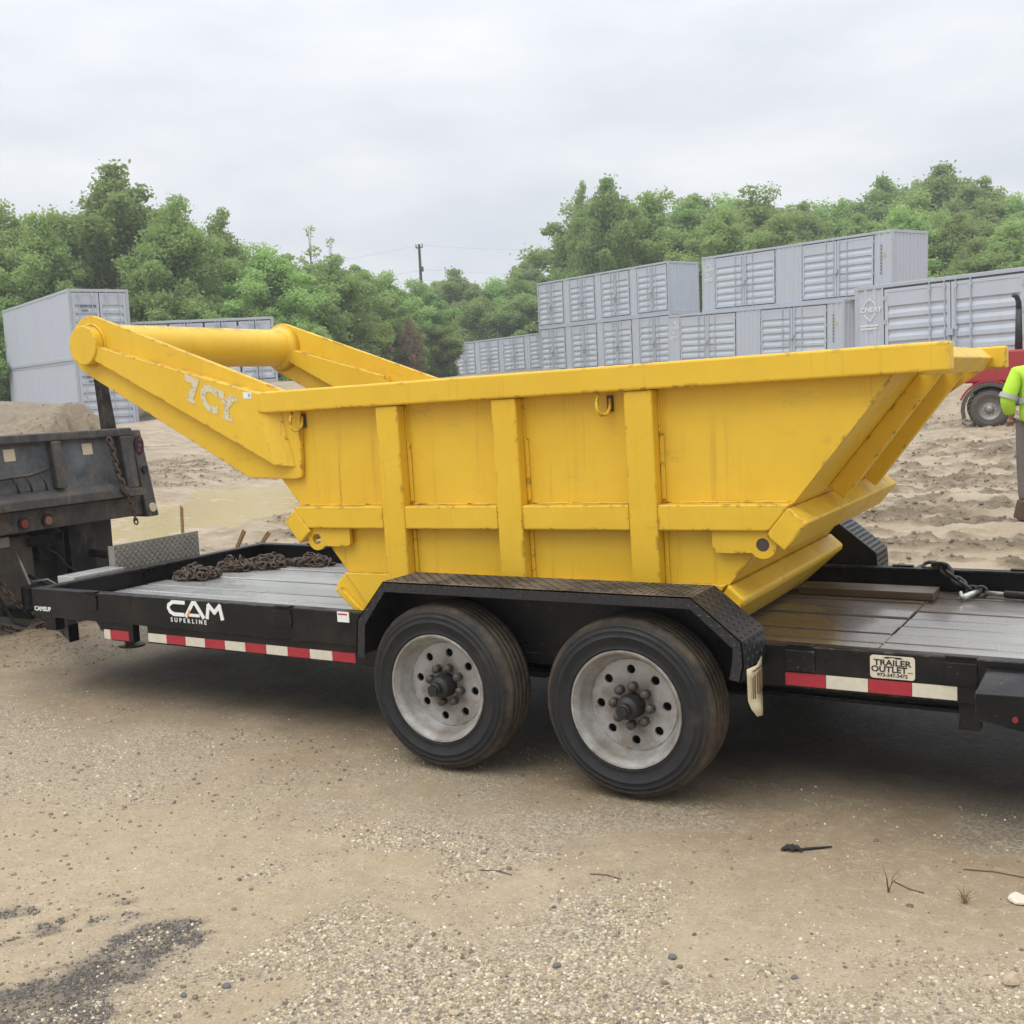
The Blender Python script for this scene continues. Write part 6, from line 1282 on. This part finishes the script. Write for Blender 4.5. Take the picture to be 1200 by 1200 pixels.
scatter('gravel', 62000, (-.9, 2.4, -3.0, -.9), .0012, .0085, 'pebbles', lambda x, y: gravel_mask(x, y) * (.30 + .70 * sstep(.38, .60, fbm(x * 3.3, y * 3.3, 101, 4))), 'pale mixed fine gravel at the lower right of the foreground', 3, 3.6, .42)
scatter('gravel', 9000, (-5.2, -.9, -3.0, .1), .0018, .008, 'pebbles', lambda x, y: gravel_mask(x, y) * (.25 + .75 * sstep(.42, .58, fbm(x * 2.7, y * 2.7, 103, 4))), 'pale gravel on the lot left of the trailer wheels', 5, 3.2, .42)
scatter('gravel', 6000, (-5, 2.4, -3.0, .2), .0014, .006, 'pebbles', lambda x, y: .5 + 0 * x, 'sparse grit pressed into the smooth mud of the foreground', 6)
scatter('dark_millings', 9000, (-2.2, -.3, -3.0, -1.5), .002, .0075, 'millings', lambda x, y: millings_mask(x, y) ** 1.7, 'dark crumbly asphalt millings at the lower left', 9)
scatter('mud_clods', 2600, (-3.5, 2.3, -2.8, -.1), .0025, .012, 'clods', lambda x, y: .15 + .7 * sstep(.5, .6, fbm(x * 1.6, y * 1.6, 15, 3)), 'small dark mud crumbs strewn over the foreground', 13, 4.0)
scatter('mud_clods', 60000, (-22, 5, 2.9, 26), .005, .034, 'clods', lambda x, y: churn_mask(x, y) * (puddle_mask(x, y) < -.5), 'lumps of churned dark mud behind the trailer', 17, 4.6, .45)
scatter('mud_clods', 1800, (-6.1, -4.4, .3, 1.9), .003, .012, 'clods', lambda x, y: .4 + 0 * x, 'crumbly dirt heaped under the tongue', 19, 3)
def stone(x, y, s, mat, label, seed, flat=.7):
    r_ = random.Random(seed); bm = bmesh.new(); bmesh.ops.create_icosphere(bm, subdivisions=2, radius=1)
    ax = [Vector((r_.uniform(-1, 1), r_.uniform(-1, 1), r_.uniform(-1, 1))).normalized() for _ in range(7)]
    for v in bm.verts:
        d = 1.0
        for a in ax: d = min(d, .74 / max(.05, v.co.dot(a))) if v.co.dot(a) > .74 else d
        v.co = v.co * d * (1 + r_.uniform(-.05, .05)); v.co.x *= s * 1.15; v.co.y *= s * .9; v.co.z *= s * flat
    me_ = bpy.data.meshes.new('stone'); bm.to_mesh(me_); bm.free(); me_.materials.append(M[mat]); o = bpy.data.objects.new('stone', me_); C.objects.link(o); o.location = (x, y, h1(x, y) + s * .28); o.rotation_euler = (0, 0, r_.random() * 6); tag(o, label, 'stone', 'loose stones on the lot')
stone(1.742, -1.155, .030, 'stone_tan', 'tan angular stone at the right edge of the foreground', 1, .9)
stone(1.70, -.60, .038, 'stone_white', 'flat white stone at the right edge below the trailer', 2, .35)
stone(.50, -1.655, .014, 'stone_grey', 'bluish grey pebble, the larger one in the bottom middle', 3); stone(.80, -1.45, .014, 'stone_grey', 'dark pebble right of the bottom middle', 4); stone(1.17, -1.40, .011, 'stone_grey', 'dark pebble towards the lower right', 5)
stone(-.36, -2.20, .015, 'stone_grey', 'grey pebble beside the dark millings at lower left', 6); stone(.36, -2.02, .016, 'stone_tan', 'yellowish stone at the bottom edge', 7, .5); stone(1.02, -1.38, .009, 'stone_white', 'small white pebble towards the lower right', 8)
stone(-.44, -2.30, .012, 'stone_grey', 'brownish pebble at the bottom left of the gravel strip', 9); stone(.30, -1.30, .009, 'stone_grey', 'small dark pebble in the middle of the foreground', 10)
# rag, twigs, weeds
m = MB(); r_ = random.Random(4)
for k in range(9):
    a = r_.uniform(0, 6.28); c = Vector((.885 + r_.uniform(-.025, .025), -.515 + r_.uniform(-.015, .015), .004 + h1(.9, -.51))); m.tube([c, c + Vector((.02, .008, .012)), c + Vector((.042, r_.uniform(-.01, .02), .004))], [.004, .009, .003], n=6)
m.tube([(.92, -.505, .008 + h1(.92, -.5)), (.96, -.47, .006 + h1(.96, -.47)), (1.03, -.42, .006 + h1(1.03, -.42))], [.004, .006, .003], n=5); tag(m.build('dark_rag', 'rag_black', None, tc=False, smooth=True), 'small dark scrap of debris on the sand right of the wheels', 'debris')
def weed(x, y, n, hh, sp, mat, label, seed, lean=0):
    r_ = random.Random(seed); m = MB(); z = h1(x, y)
    for k in range(n):
        a = r_.random() * 6.28; b = r_.uniform(.3, 1) * sp; q = hh * r_.uniform(.6, 1.1); m.tube([(x + r_.uniform(-.01, .01), y + r_.uniform(-.01, .01), z - .01), (x + math.cos(a) * b * .35, y + math.sin(a) * b * .35, z + q * .6), (x + math.cos(a) * b, y + math.sin(a) * b, z + q)], [.0018, .0014, .0005], n=4)
    root = empty('weed', (x, y, z), label, 'weed', 'dry weeds on the lot'); o = m.build('stems', mat, None, tc=False); o.parent = root; o.matrix_parent_inverse = Matrix.Translation((-x, -y, -z)); return root
weed(1.545, -.69, 16, .055, .05, 'dry_grass', 'small dry grass tuft at the right of the foreground', 1); weed(1.30, -.71, 4, .12, .05, 'twig', 'thin dry weed with upright stalks left of the grass tuft', 2)
wz = h1(1.57, -.68)
for k, (pts, lab) in enumerate((([(.30, -1.02), (.36, -1.0), (.42, -1.01)], 'thin twig lying in the middle of the foreground'), ([(-.10, -1.15), (-.03, -1.12), (.03, -1.13)], 'thin twig left of the middle foreground'), ([(1.50, -.42), (1.60, -.40), (1.70, -.41)], 'thin twig on the sand right of the debris'), ([(1.30, -.62), (1.36, -.66), (1.41, -.67)], 'curved twig at the foot of the thin weed'))):
    m = MB(); m.tube([(a, b, h1(a, b) + .004) for a, b in pts], .002, n=5); tag(m.build('twig', 'twig', None, tc=False, smooth=True), lab, 'twig', 'twigs on the lot')
# straw on the dirt heap
m = MB(); r_ = random.Random(8)
for k in range(260):
    x, y = -5.25 + r_.gauss(0, .38), 1.1 + r_.gauss(0, .4); z = h1(x, y) + .004; a = r_.random() * 6.28; l = r_.uniform(.03, .09); m.tube([(x, y, z), (x + math.cos(a) * l, y + math.sin(a) * l, z + r_.uniform(-.005, .02))], .0016, n=3)
tag(m.build('straw', 'dry_grass', None, tc=False, recalc=False), 'dry straw on the dirt heap under the trailer tongue', None, None, 'stuff')

# ------------------------------------------------------------------ damp air over the whole place
m = MB(); m.box(-460, 460, -460, 480, -2.0, 31.0)
hz = m.build('haze', 'ink', None, tc=False); hz.data.materials.clear()
hm = bpy.data.materials.new('damp_air'); hm.use_nodes = True; ht = hm.node_tree; ht.nodes.clear(); ho_ = ht.nodes.new('ShaderNodeOutputMaterial'); pv = ht.nodes.new('ShaderNodeVolumePrincipled')
pv.inputs['Color'].default_value = (0.93, 0.96, 1.0, 1); pv.inputs['Density'].default_value = 0.0012; pv.inputs['Anisotropy'].default_value = 0.2; ht.links.new(pv.outputs[0], ho_.inputs['Volume'])
hz.data.materials.append(hm); tag(hz, 'thin damp haze filling the air over the lot', None, None, 'stuff')
